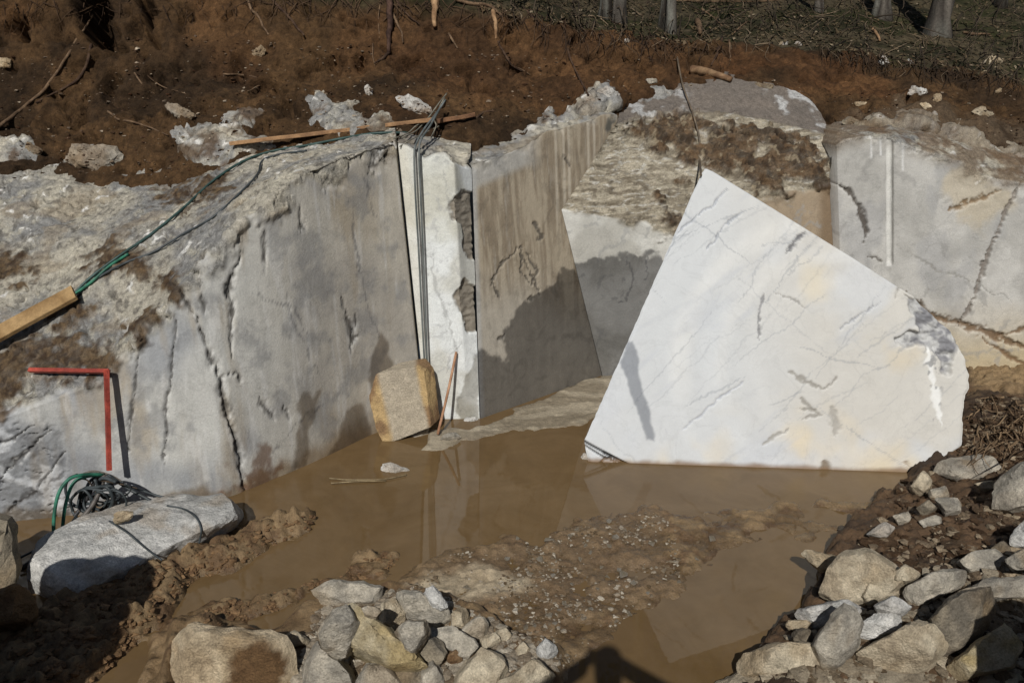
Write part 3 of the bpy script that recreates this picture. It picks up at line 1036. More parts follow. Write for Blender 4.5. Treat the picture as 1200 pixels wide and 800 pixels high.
def pit_floor():
    xs = np.arange(-5.2, 6.6, .016)
    ysv = np.concatenate([np.arange(-3, 2.6, .08), np.arange(2.6, 9.2, .016)])
    Xg, Yg = np.meshgrid(xs, ysv)
    P = np.stack([Xg, Yg, np.zeros_like(Xg)], -1)
    safe = P.copy()
    safe[..., 1] = np.maximum(safe[..., 1], 1.2)
    px, py = proj(safe)
    n1 = fbm(P, 1.5, 4, 301)
    n2 = fbm(P, 7, 4, 302)
    wl, wid = worley(np.stack([Xg, Yg], -1) + .05 * (fbm(P, 9, 2, 303)[..., None] - .5), 13, 5)
    wl2, _ = worley(np.stack([Xg, Yg], -1) + .03 * (fbm(P, 14, 2, 304)[..., None] - .5), 27, 6)
    clod = np.sqrt(np.clip(1 - (wl * 1.25) ** 2, 0, 1)) * (.15 + .9 * wid) + .3 * np.sqrt(np.clip(1 - (wl2 * 1.3) ** 2, 0, 1)) + .9 * (fbm(P, 30, 4, 314, .6) - .5)
    z = -.05 + .035 * (n1 - .5) + .016 * (fbm(P, 17, 4, 315) - .5)

    def soft(poly, e=10, wv=14):
        return 1 - sstep(-e, e, sdpoly(px, py, poly) + (fbm(P, 5, 4, 305) - .5) * 2 * wv)

    ra = soft([(-200, 790), (60, 712), (140, 678), (230, 645), (330, 610), (368, 603), (366, 618), (300, 648), (215, 688), (190, 722), (110, 800), (40, 850), (-200, 850)], 12, 12)
    rb = soft([(120, 850), (180, 745), (255, 704), (330, 692), (400, 668), (450, 645), (478, 648), (430, 682), (360, 706), (268, 728), (215, 775), (195, 850)], 9, 16)
    isl = soft([(440, 705), (490, 660), (540, 640), (600, 632), (660, 622), (720, 600), (790, 592), (850, 604), (900, 594), (960, 588), (1040, 580), (1010, 606), (930, 608), (880, 622), (845, 655),
                (800, 692), (745, 722), (700, 760), (660, 800), (640, 850), (430, 850)], 10, 20)
    gra = soft([(470, 690), (520, 655), (600, 640), (680, 618), (740, 596), (780, 600), (760, 640), (790, 690), (700, 720), (640, 740), (640, 780), (600, 720), (480, 710)], 12, 16)
    slur = soft([(490, 530), (505, 505), (562, 496), (705, 436), (800, 430), (800, 470), (700, 495), (640, 503), (585, 508), (555, 520)], 5, 8)
    front = soft([(180, 850), (205, 742), (330, 735), (375, 700), (440, 690), (520, 705), (600, 750), (660, 770), (640, 850)], 8, 8)
    mnd_sd = sdpoly(px, py, [(1078, 545), (1040, 590), (1000, 622), (968, 655), (930, 725), (855, 810), (820, 900), (2000, 900), (2000, 380), (1130, 432)])
    mnd = 1 - sstep(-9, 9, mnd_sd + (fbm(P, 4, 4, 306) - .5) * 40 + (fbm(P, 14, 3, 318) - .5) * 22)
    specks = sstep(.60, .70, fbm(P, 6, 4, 307)) * soft([(560, 640), (700, 590), (960, 575), (1040, 580), (1000, 640), (900, 640), (820, 680)], 14, 20)
    specks = np.maximum(specks, .8 * sstep(.58, .68, fbm(P, 5, 4, 311)) * soft([(380, 580), (560, 560), (600, 640), (460, 660), (300, 660)], 14, 16))
    z += ra * (.10 + .07 * (n2 - .4) + .075 * clod)
    z += rb * (1 - ra) * (.05 + .05 * (n2 - .5) + .045 * clod)
    z += isl * (1 - rb) * (.051 + .055 * (n2 - .5) + .022 * clod + .024 * (fbm(P, 26, 3, 316) - .5))
    z += specks * .048 * (1 - isl)
    z += slur * (.062 + .012 * (n1 - .5))
    z += front * (.09 + .05 * n2)
    h = np.clip(-mnd_sd / 260, 0, 1)
    z += mnd * (.10 + .34 * h ** .8 + .10 * (n1 - .5) + .09 * (n2 - .5) + .05 * clod)
    ho = sstep(3.15, 1.0, Yg) if False else 1 - sstep(1.0, 3.15, Yg)
    z += 1.42 * ho + ho * .1 * (n1 - .5)
    mudc = mix(srgb(108, 87, 60), srgb(132, 110, 80), sstep(.4, .62, n2))
    mudc = mix(mudc, srgb(92, 68, 46), .6 * sstep(.52, .64, fbm(P, 11, 4, 308)))
    c = mudc
    c = mix(c, mix(srgb(108, 86, 62), srgb(134, 114, 88), fbm(P, 8, 4, 309)), gra * .8)
    sand = soft([(478, 700), (500, 678), (560, 668), (620, 680), (628, 692), (560, 700), (530, 706)], 8, 8)
    z += sand * .012
    c = mix(c, mix(srgb(196, 182, 156), srgb(160, 142, 114), fbm(P, 12, 4, 317)), sand * .95)
    sc_ = mix(srgb(150, 138, 118), srgb(180, 168, 146), sstep(.45, .62, fbm(P * [1, 2.5, 1], 3, 4, 312)))
    c = mix(c, sc_, slur)
    c = mix(c, mix(srgb(92, 71, 50), srgb(60, 46, 33), sstep(.4, .6, fbm(P, 5, 4, 313))), mnd)
    far = soft([(1132, 436), (1260, 430), (1260, 470), (1180, 478), (1140, 470)], 8, 8) * mnd
    c = mix(c, srgb(150, 126, 92), far * .8)
    P[..., 2] = z
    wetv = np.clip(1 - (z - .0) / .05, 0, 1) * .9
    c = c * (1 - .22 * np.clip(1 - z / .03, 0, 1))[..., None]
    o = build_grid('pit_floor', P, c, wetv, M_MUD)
    FLOOR['bvh'] = BVHS[-1]
    tag(o, 'wet brown mud floor of the quarry pit', 'ground', kind='structure')
    # outer ground so nothing ends in mid-air
    me = bpy.data.meshes.new('outer_ground')
    me.from_pydata([(-160, -160, -.4), (160, -160, -.4), (160, 160, -.4), (-160, 160, -.4)], [], [(0, 1, 2, 3)])
    paint(me, srgb(90, 70, 48), 0.0)
    tag(link('outer_ground', me, M_MUD), 'flat brown ground around the quarry pit', 'ground', kind='structure')
    me = bpy.data.meshes.new('muddy_water')
    me.from_pydata([(-5.1, 2.2, 0), (6.5, 2.2, 0), (6.5, 9.1, 0), (-5.1, 9.1, 0)], [], [(0, 1, 2, 3)])
    o = link('muddy_water', me, water_material())
    tag(o, 'shallow muddy brown water pooled on the pit floor', 'water', kind='structure')


pit_floor()


# ------------------------------------------------------------------ the big tilted marble block
def marble_block():
    nr, nc = 270, 330
    yy = np.concatenate([np.linspace(198, 556, nr - 12), np.linspace(558, 590, 12)])
    xl = np.interp(yy, [198, 206, 516, 548, 590], [826, 821, 685, 690, 694])
    xr = np.interp(yy, [198, 201, 272, 305, 348, 365, 388, 415, 440, 480, 522, 540, 553, 590],
                   [829, 836, 951, 1004, 1071, 1089, 1117, 1130, 1137, 1131, 1126, 1100, 1064, 1060])
    xr = xr + (fbm(np.stack([yy, yy * 0, yy * 0], -1), .09, 4, 5) - .5) * 7 * sstep(300, 380, yy)
    xl = xl + (fbm(np.stack([yy, yy * 0, yy * 0], -1), .2, 3, 6) - .5) * 1.6
    u = np.linspace(0, 1, nc)
    px = xl[:, None] + (xr - xl)[:, None] * u
    py = yy[:, None] * np.ones(nc)
    a, b, ap = G(727, 542), G(1062, 553), RP(828, 198, 6.42)
    n = np.cross(b - a, ap - a)
    n /= np.linalg.norm(n)
    P = PLN(px, py, a, n)
    P = P[::-1]
    px, py = px[::-1], py[::-1]
    nz = lambda sc_, o_, s_: fbm(P, sc_, o_, s_)
    c = mix(srgb(206, 209, 210), srgb(206, 203, 195), sstep(800, 1000, px + 120 * (nz(1.5, 3, 401) - .5)))
    c = mix(c, srgb(206, 210, 214), .6 * sstep(.5, .66, nz(1.4, 4, 402)))
    c = mix(c, srgb(220, 206, 176), .75 * sstep(.5, .66, nz(1.6, 4, 403)) * sstep(440, 540, py + .12 * (px - 900)))
    c = mix(c, srgb(222, 210, 182), .5 * patch(px, py, P, [(945, 310), (975, 306), (968, 350), (942, 356)], 12, 12, 4, 404))
    c = mix(c, srgb(214, 198, 166), .45 * patch(px, py, P, [(1030, 400), (1085, 400), (1080, 440), (1040, 445)], 14, 16, 4, 405))
    # swept arcs left by the saw
    rr = np.hypot((px - 985) / 1.0, (py - 430) / .92)
    arcs = (.5 + .5 * np.sin(rr * .13 + 2 * nz(1.5, 3, 406))) * sstep(60, 120, rr) * (1 - sstep(190, 215, rr))
    c = c * (1 + .05 * (arcs - .4))[..., None]
    arcm = sstep(1065, 1000, px) if False else 1 - sstep(1000, 1060, px)
    c = mix(c, srgb(226, 225, 219), .32 * (1 - sstep(3, 20, np.abs(rr - 188))) * arcm * (1 - sstep(430, 500, py)) * (.5 + nz(6, 3, 420)))
    c = mix(c, srgb(226, 225, 219), .22 * (1 - sstep(2, 12, np.abs(rr - 140))) * arcm * (1 - sstep(420, 480, py)))
    # diagonal grey veins
    q = P @ np.array([[.75, 0, -.66], [0, 1, 0], [.66, 0, .75]])
    q = q * np.array([.55, 1, 2.6])
    v = ridged(q, 1.6, 4, 407)
    c = mix(c, srgb(186, 190, 196), .35 * sstep(.80, .95, v) * sstep(.36, .58, nz(1.6, 3, 408)))
    vr = np.random.default_rng(77)
    for k in range(52):
        x0, y0 = vr.uniform(690, 1110), vr.uniform(215, 545)
        an = math.radians(vr.normal(40, 9) if vr.random() < .82 else vr.normal(-35, 12))
        ln = vr.uniform(40, 190)
        pts = [(x0 + math.cos(an) * ln * t, y0 - math.sin(an) * ln * t) for t in (0, .33, .66, 1)]
        c = mix(c, srgb(128, 134, 142), vr.uniform(.12, .42) * crack(px, py, P, pts, vr.uniform(.8, 1.7), 4.0, 5, 600 + k * 3))
    d = .003 * (nz(10, 3, 409) - .5)
    for pts, wd, cc in (([(922, 296), (930, 288), (936, 276), (943, 272)], 5, srgb(92, 92, 96)), ([(894, 342), (890, 370), (888, 398)], 3, srgb(130, 130, 132)),
                        ([(923, 434), (940, 444), (965, 456), (975, 450), (980, 440)], 5, srgb(150, 146, 138)), ([(937, 468), (950, 478), (960, 486), (940, 492)], 5, srgb(150, 146, 138)),
                        ([(938, 478), (955, 482)], 3, srgb(150, 146, 138)), ([(976, 476), (980, 490), (978, 512)], 8, srgb(168, 164, 156)), ([(895, 522), (910, 510), (925, 503)], 4.5, srgb(160, 158, 152)),
                        ([(908, 342), (930, 352), (945, 362)], 2.2, srgb(160, 158, 154)), ([(1052, 345), (1056, 330), (1050, 350)], 2, srgb(140, 136, 130)),
                        ([(872, 248), (850, 262), (828, 290)], 2.2, srgb(160, 164, 170)), ([(852, 222), (835, 240), (790, 275)], 2, srgb(168, 172, 178)),
                        ([(870, 448), (840, 470), (800, 505)], 2.2, srgb(176, 180, 186)), ([(985, 385), (1010, 370), (1030, 355)], 2.2, srgb(160, 162, 166)),
                        ([(965, 540), (968, 552)], 8, srgb(120, 104, 84)), ([(1060, 540), (1070, 550)], 4, srgb(140, 122, 100))):
        kk = crack(px, py, P, pts, wd, 1.8, 10, int(pts[0][0]))
        c = mix(c, cc, kk * .85)
        d -= kk * .008
    # spalled corner
    chip = patch(px, py, P, [(1060, 344), (1072, 350), (1090, 366), (1122, 386), (1122, 410), (1114, 438), (1103, 440), (1097, 420), (1082, 405), (1052, 399), (1076, 388)], 3, 6, 9, 410)
    d -= chip * (.03 + .07 * (ridged(P * [1, 1, 1.6], 7, 4, 411) - .5))
    c = mix(c, mix(srgb(120, 120, 124), srgb(186, 186, 184), sstep(.4, .6, nz(14, 4, 413))), chip * .95)
    ws = crack(px, py, P, [(1086, 405), (1093, 440), (1100, 480), (1102, 500)], 9, 2, 9, 14)
    c = mix(c, srgb(236, 236, 232), ws * .9)
    sp = sstep(.62, .7, nz(22, 3, 415)) * patch(px, py, P, [(1075, 400), (1095, 410), (1108, 470), (1095, 490), (1085, 450)], 5, 6, 8, 416)
    c = mix(c, srgb(140, 140, 140), sp * .8)
    wet = patch(px, py, P, [(728, 425), (735, 401), (742, 398), (747, 410), (748, 438), (757, 470), (765, 500), (767, 517), (758, 514), (748, 486), (737, 452)], 1.6, 2.2, 12, 417)
    c = mix(c, c * np.array([.50, .51, .54]), wet)
    # split under the left corner
    for pts, wd in (([(684, 517), (708, 530), (738, 546)], 2.6), ([(686, 522), (705, 534), (722, 541)], 1.8), ([(703, 543), (708, 537), (716, 537)], 2.2), ([(708, 531), (738, 546)], 2.6)):
        dd, t = dline(px, py, pts)
        kk = 1 - sstep(wd * .4, wd * .75, dd)
        c = mix(c, srgb(30, 30, 32), kk * .92)
        d -= kk * .02
    foot = (1 - sstep(.0, .05, P[..., 2] - .05 * (nz(8, 4, 418) - .5)))
    c = mix(c, srgb(128, 100, 70), foot * .85)
    # worn arrises
    e = np.minimum(np.minimum(px - px[:, :1], px[:, -1:] - px), 40)
    d -= .014 * (1 - sstep(0, 5, e + 3 * nz(12, 3, 419)))
    P = P + n * (-1 if n[1] > 0 else 1) * d[..., None]
    V = P.reshape(-1, 3)
    F = grid_faces(nr, nc)
    idx = np.arange(nr * nc).reshape(nr, nc)
    loop = np.concatenate([idx[:, 0][::-1], idx[0, 1:], idx[1:, -1], ])
    B = V[loop]
    cen = B.mean(0)
    shift = np.array([.42, .95, -.02])
    B1 = B + np.array([.1, .35, 0])
    B1 = B1 + (cen + np.array([.1, .35, 0]) - B1) * .06
    B2 = (B - cen) * .78 + cen + shift
    rough = lambda Q, s_: Q + (np.stack([fbm(Q, 3, 3, s_), fbm(Q, 3, 3, s_ + 1), fbm(Q, 3, 3, s_ + 2)], -1) - .5) * .1
    B1, B2 = rough(B1, 421), rough(B2, 431)
    nv, nl = len(V), len(loop)
    Vall = np.vstack([V, B1, B2])
    k = np.arange(nl)
    k2 = (k + 1) % nl
    S1 = np.stack([loop[k], loop[k2], nv + k2, nv + k], -1)
    S2 = np.stack([nv + k, nv + k2, nv + nl + k2, nv + nl + k], -1)
    quads = np.vstack([F, S1, S2])
    flat = np.concatenate([quads.ravel(), nv + nl + k])
    starts = np.concatenate([np.arange(len(quads)) * 4, [len(quads) * 4]])
    cb = mix(srgb(170, 164, 150), srgb(130, 118, 98), fbm(np.vstack([B1, B2]), 3, 3, 440))
    me = raw_mesh('marble_block', Vall, flat, starts, np.vstack([c.reshape(-1, 3), cb]), np.concatenate([wet.ravel(), np.zeros(2 * nl)]))
    o = link('marble_block', me, M_BLOCK)
    recentre(o)
    tag(o, 'huge white sawn marble block tilted on its corner in the muddy water', 'marble block', kind='thing')
    BVHS.append(BVHTree.FromPolygons([Vector(v) for v in V.tolist()], F.tolist()))


marble_block()


# ------------------------------------------------------------------ stones
PAL = dict(g=(srgb(158, 152, 140), srgb(186, 178, 162)), b=(srgb(178, 164, 140), srgb(198, 186, 162)), w=(srgb(188, 187, 182), srgb(212, 210, 204)),
           y=(srgb(170, 152, 112), srgb(186, 174, 146)), d=(srgb(116, 109, 97), srgb(146, 136, 118)), m=(srgb(112, 86, 60), srgb(140, 116, 88)),
           c=(srgb(186, 166, 136), srgb(200, 184, 156)))


def stone_mesh(name, pts, key, seed, fine=13, rough=.05, mud=.0, cuts=11, depth_=(.66, .90)):
    bm = bmesh.new()
    for p in pts:
        bm.verts.new(p)
    r = bmesh.ops.convex_hull(bm, input=bm.verts)
    junk = [g for g in set(r['geom_interior'] + r['geom_unused']) if isinstance(g, bmesh.types.BMVert)]
    if junk:
        bmesh.ops.delete(bm, geom=junk, context='VERTS')
    pts = np.asarray(pts)
    size = float(np.max(pts.max(0) - pts.min(0)))
    L = max(.010, size / fine)
    for _ in range(6):
        es = [e for e in bm.edges if e.calc_length() > L * 1.6]
        if not es:
            break
        bmesh.ops.subdivide_edges(bm, edges=es, cuts=1)
        bmesh.ops.triangulate(bm, faces=bm.faces[:])
    for _ in range(1):
        bmesh.ops.smooth_vert(bm, verts=bm.verts, factor=.08, use_axis_x=True, use_axis_y=True, use_axis_z=True)
    V = np.array([v.co[:] for v in bm.verts])
    rs = np.random.default_rng(seed + 1)
    mid_ = V.mean(0)
    ext = np.maximum(np.ptp(V, axis=0) / 2, 1e-4)
    W = (V - mid_) / ext
    for k in range(cuts):
        nn = rs.normal(size=3) + np.array([0, -.4, .3])
        nn /= np.linalg.norm(nn)
        h = W @ nn
        lim = h.max() * rs.uniform(*depth_)
        W = W - np.maximum(h - lim, 0)[:, None] * nn
    V = W * ext + mid_
    for v, co in zip(bm.verts, V):
        v.co = co
    bm.normal_update()
    N = np.array([v.normal[:] for v in bm.verts])
    s = 1.0 / max(size, .05)
    d = size * rough * (1.2 * (fbm(V, 2.4 * s, 3, seed) - .5) + 1.8 * (ridged(V * [1, 1, 1.4], 3.2 * s, 4, seed + 3) - .55) + 1.2 * (fbm(V, 12 * s, 4, seed + 7, .6) - .5) + .9 * (ridged(V, 9 * s, 3, seed + 8) - .5))
    V = V + N * d[:, None]
    for v, co in zip(bm.verts, V):
        v.co = co
    me = bpy.data.meshes.new(name)
    bm.to_mesh(me)
    bm.free()
    a, b = PAL[key]
    c = mix(a, b, sstep(.38, .62, fbm(V, 3 * s + 2, 4, seed + 11)))
    c = mix(c, np.minimum(b * 1.2, .8), .6 * sstep(.54, .68, fbm(V, 14, 4, seed + 13)))
    c = mix(c, a * .62, .6 * sstep(.55, .68, fbm(V, 10, 4, seed + 17)))
    c = c * (.72 + .56 * fbm(V, 34, 3, seed + 29))[:, None]
    c = mix(c, srgb(150, 122, 80), .35 * sstep(.52, .66, fbm(V, 5, 3, seed + 19)))
    if mud:
        c = mix(c, srgb(118, 92, 62), mud * sstep(.5 - .3 * mud, .6, fbm(V, 5, 4, seed + 23)))
    paint(me, c * .97, np.zeros(len(V)))
    me.polygons.foreach_set('use_smooth', np.full(len(me.polygons), True))
    me.set_sharp_from_angle(angle=R(20))
    return me


SEED = [500]


def stone(outline, th, key, label, name='stone', cat='stone', group=None, depth=None, back=.35, mud=0.0, rough=.05, register_it=True, sink=0.0, fine=13, grow=1.06, cuts=11, depth_=(.66, .90)):
    o_ = np.asarray(outline, float)
    o_ = o_.mean(0) + (o_ - o_.mean(0)) * grow
    SEED[0] += 29
    rs = np.random.default_rng(SEED[0])
    c = o_.mean(0)
    if depth is None:
        kb = o_[:, 1].argmax()
        bx, by = .5 * o_[kb, 0] + .5 * c[0], min(o_[kb, 1], 799)
        h = hit(bx, by - 1)
        P0 = np.array(h[0][:])
        depth = float((P0 - C0) @ FW)
    w_, h_ = np.ptp(o_[:, 0]), np.ptp(o_[:, 1])
    t = th * .5 * (min(w_, h_) * .75 + .25 * max(w_, h_)) * depth / FPX
    dm = depth + t * back
    n = len(o_)
    ring = PD(o_[:, 0], o_[:, 1], np.full(n, dm))
    keepv = rs.random(n) < .8
    if keepv.sum() < 3:
        keepv[:] = True
    oc = c + rs.uniform(-.12, .12, 2) * np.array([w_, h_])
    f = (oc + (o_ - oc) * rs.uniform(.66, .86))[keepv]
    tl = rs.uniform(-.5, .5, 2)
    off = 1 + ((f - oc) / np.array([w_, h_])) @ tl
    front = PD(f[:, 0], f[:, 1], dm - t * (off + rs.uniform(-.06, .06, len(f))))
    sc2 = rs.uniform(.6, .9, (n, 1))
    k = c + (o_ - c) * sc2
    bk = PD(k[:, 0], k[:, 1], dm + t * rs.uniform(.8, 1.2, n))
    bk[:, 2] -= t * .5
    pts = np.vstack([ring, front, bk])
    pts[:, 2] -= sink
    me = stone_mesh(name, pts, key, SEED[0], fine=fine, rough=rough, mud=mud, cuts=cuts, depth_=depth_)
    o = link(name, me, M_STONE)
    if register_it:
        BVHS.append(BVHTree.FromPolygons([v.co.copy() for v in me.vertices], [tuple(p.vertices) for p in me.polygons]))
    recentre(o)
    tag(o, label, cat, group)
    return o


# lower left: block carrying the hoses, its neighbours and the boulder outside the frame that shades them
def long_block():
    pts = [G(x, y, -.05) for x, y in ((36, 700), (92, 712), (170, 676), (238, 645), (277, 622), (286, 600), (120, 640))]
    pts += [G(x, y, .23) for x, y in ((34, 655), (58, 648), (100, 640), (186, 618), (240, 606), (276, 603), (270, 588), (258, 580), (206, 580), (152, 588), (98, 606), (44, 630))]
    pts += [G(x, y, .12) for x, y in ((33, 678), (95, 690), (172, 655), (238, 626), (278, 612))]
    pts += [G(x, y, .27) for x, y in ((90, 622), (150, 602), (215, 592))]
    me = stone_mesh('stone_block', np.array(pts), 'w', 611, fine=46, rough=.02, cuts=7, depth_=(.93, .985))
    o = link('stone_block', me, M_STONE)
    BVHS.append(BVHTree.FromPolygons([v.co.copy() for v in me.vertices], [tuple(p.vertices) for p in me.polygons]))
    recentre(o)
    tag(o, 'long pale stone block lying along the foot of the left wall', 'stone block')


long_block()
stone([(-60, 590), (6, 612), (13, 640), (12, 690), (-60, 720)], .9, 'd', 'dark stone block cut off by the left edge of the picture', 'stone_block', 'stone block')
stone([(-50, 702), (10, 690), (38, 680), (47, 698), (34, 724), (-50, 748)], .8, 'm', 'muddy brown stone in shade at the lower left edge', mud=.8)
stone([(130, 607), (137, 600), (156, 598), (155, 606), (136, 612)], .8, 'c', 'small cream stone lying on the long grey block', depth=5.15)

PILE = 'broken stones heaped in the foreground'
front = [
    ([(196, 850), (199, 795), (206, 752), (220, 731), (232, 729), (258, 735), (316, 742), (332, 748), (344, 764), (352, 800), (352, 850)], .25, 'c', 'large flat cream slab with a round patch of mud on top'),
    ([(358, 776), (372, 752), (395, 770), (412, 788), (420, 815), (420, 850), (345, 850)], .7, 'g', 'grey stone overlapping the right edge of the flat cream slab'),
    ([(334, 746), (346, 740), (361, 748), (358, 755), (344, 757)], .8, 'b', 'small rounded stone behind the right corner of the cream slab'),
    ([(373, 692), (398, 680), (427, 681), (442, 688), (436, 703), (395, 709), (384, 708)], .6, 'g', 'grey stone with a pale left end, farthest back in the front heap'),
    ([(375, 746), (380, 728), (404, 714), (420, 738), (416, 758), (392, 770), (378, 763)], .8, 'g', 'rounded grey stone with pale yellow streak left of the long wedge'),
    ([(400, 732), (413, 711), (424, 716), (446, 736), (478, 760), (496, 781), (480, 787), (456, 784), (418, 754)], .7, 'y', 'long grey and yellow wedge of stone slanting down to the right'),
    ([(408, 806), (420, 786), (436, 779), (452, 786), (470, 802), (470, 850), (408, 850)], .7, 'g', 'grey stone at the bottom edge below the long wedge'),
    ([(424, 714), (436, 708), (445, 716), (438, 725), (429, 721)], .9, 'g', 'small grey stone in the gap behind the long wedge'),
    ([(446, 727), (450, 709), (460, 703), (472, 718), (471, 737), (454, 730)], .8, 'b', 'beige stone standing right behind the long wedge'),
    ([(469, 697), (490, 696), (520, 713), (527, 724), (520, 734), (505, 733), (478, 722)], .7, 'g', 'wide grey stone in the middle of the front heap'),
    ([(495, 694), (508, 689), (516, 697), (524, 710), (516, 713), (503, 708)], .8, 'w', 'white faced angular stone on top of the wide grey one'),
    ([(463, 742), (480, 729), (500, 730), (502, 738), (494, 757), (483, 761), (470, 753)], .7, 'g', 'smooth grey heart-shaped stone facing the viewer'),
    ([(526, 720), (539, 709), (548, 716), (549, 730), (539, 737), (529, 731)], .8, 'b', 'beige stone at the back right of the front heap'),
    ([(540, 740), (562, 723), (573, 737), (571, 744), (555, 751), (543, 746)], .7, 'g', 'four-sided grey stone on the right slope of the front heap'),
    ([(557, 758), (576, 739), (587, 749), (574, 757), (564, 761)], .7, 'b', 'beige stone below the four-sided grey one'),
    ([(578, 742), (592, 736), (598, 744), (592, 751), (584, 750)], .8, 'b', 'small stone at the right tip of the front heap'),
    ([(503, 737), (529, 736), (552, 750), (562, 763), (554, 773), (538, 766), (512, 748)], .7, 'g', 'curved banded grey stone in the centre of the front heap'),
    ([(490, 754), (511, 748), (524, 756), (522, 773), (511, 779), (496, 771)], .7, 'd', 'dark grey stone under the curved banded one'),
    ([(521, 764), (534, 761), (543, 772), (529, 779)], .8, 'm', 'small brown muddy stone under the curved banded one'),
    ([(512, 850), (522, 800), (546, 778), (563, 765), (588, 776), (590, 787), (574, 799), (556, 850)], .5, 'b', 'long beige slab tilted up to the right at the bottom edge'),
    ([(548, 850), (562, 800), (602, 781), (632, 771), (646, 778), (640, 794), (618, 850)], .5, 'b', 'beige slab nearest the shadow of the photographer'),
    ([(604, 763), (613, 753), (620, 760), (617, 769), (608, 768)], .9, 'b', 'small rounded stone stuck in mud right of the front heap'),
    ([(630, 762), (639, 750), (653, 760), (646, 772), (634, 769)], .9, 'w', 'pale stone just above the shadow of the photographer'),
    ([(494, 790), (511, 777), (521, 796), (519, 850), (492, 850)], .6, 'g', 'narrow grey stone at the bottom edge beside the beige slabs'),
    ([(455, 790), (470, 778), (492, 788), (496, 810), (490, 850), (458, 850)], .6, 'd', 'shaded stone at the bottom edge below the end of the wedge'),
]
for o_, th, key, lab in front:
    ob = stone(o_, th * 1.1, key, lab, group=PILE, rough=.028, fine=24, grow=1.02 if 'flat cream' in lab else 1.24, cuts=5 if 'flat cream' in lab else 11, depth_=(.93, .98) if 'flat cream' in lab else (.66, .90))
    if lab.startswith('large flat'):
        me = ob.data
        V = np.empty(len(me.vertices) * 3, np.float32)
        me.vertices.foreach_get('co', V)
        V = V.reshape(-1, 3) + np.array(ob.location[:], np.float32)
        qx, qy = proj(V)
        mk = patch(qx, qy, V, [(272, 770), (290, 755), (312, 750), (330, 762), (340, 782), (330, 800), (300, 830), (262, 815)], 3, 7, 8, 900)
        cc = np.empty(len(V) * 4, np.float32)
        me.attributes['col'].data.foreach_get('color', cc)
        cc = cc.reshape(-1, 4)
        cc[:, :3] = mix(cc[:, :3], mix(srgb(120, 94, 64), srgb(84, 62, 42), fbm(V, 14, 4, 901)), mk)
        me.attributes['col'].data.foreach_set('color', cc.ravel())

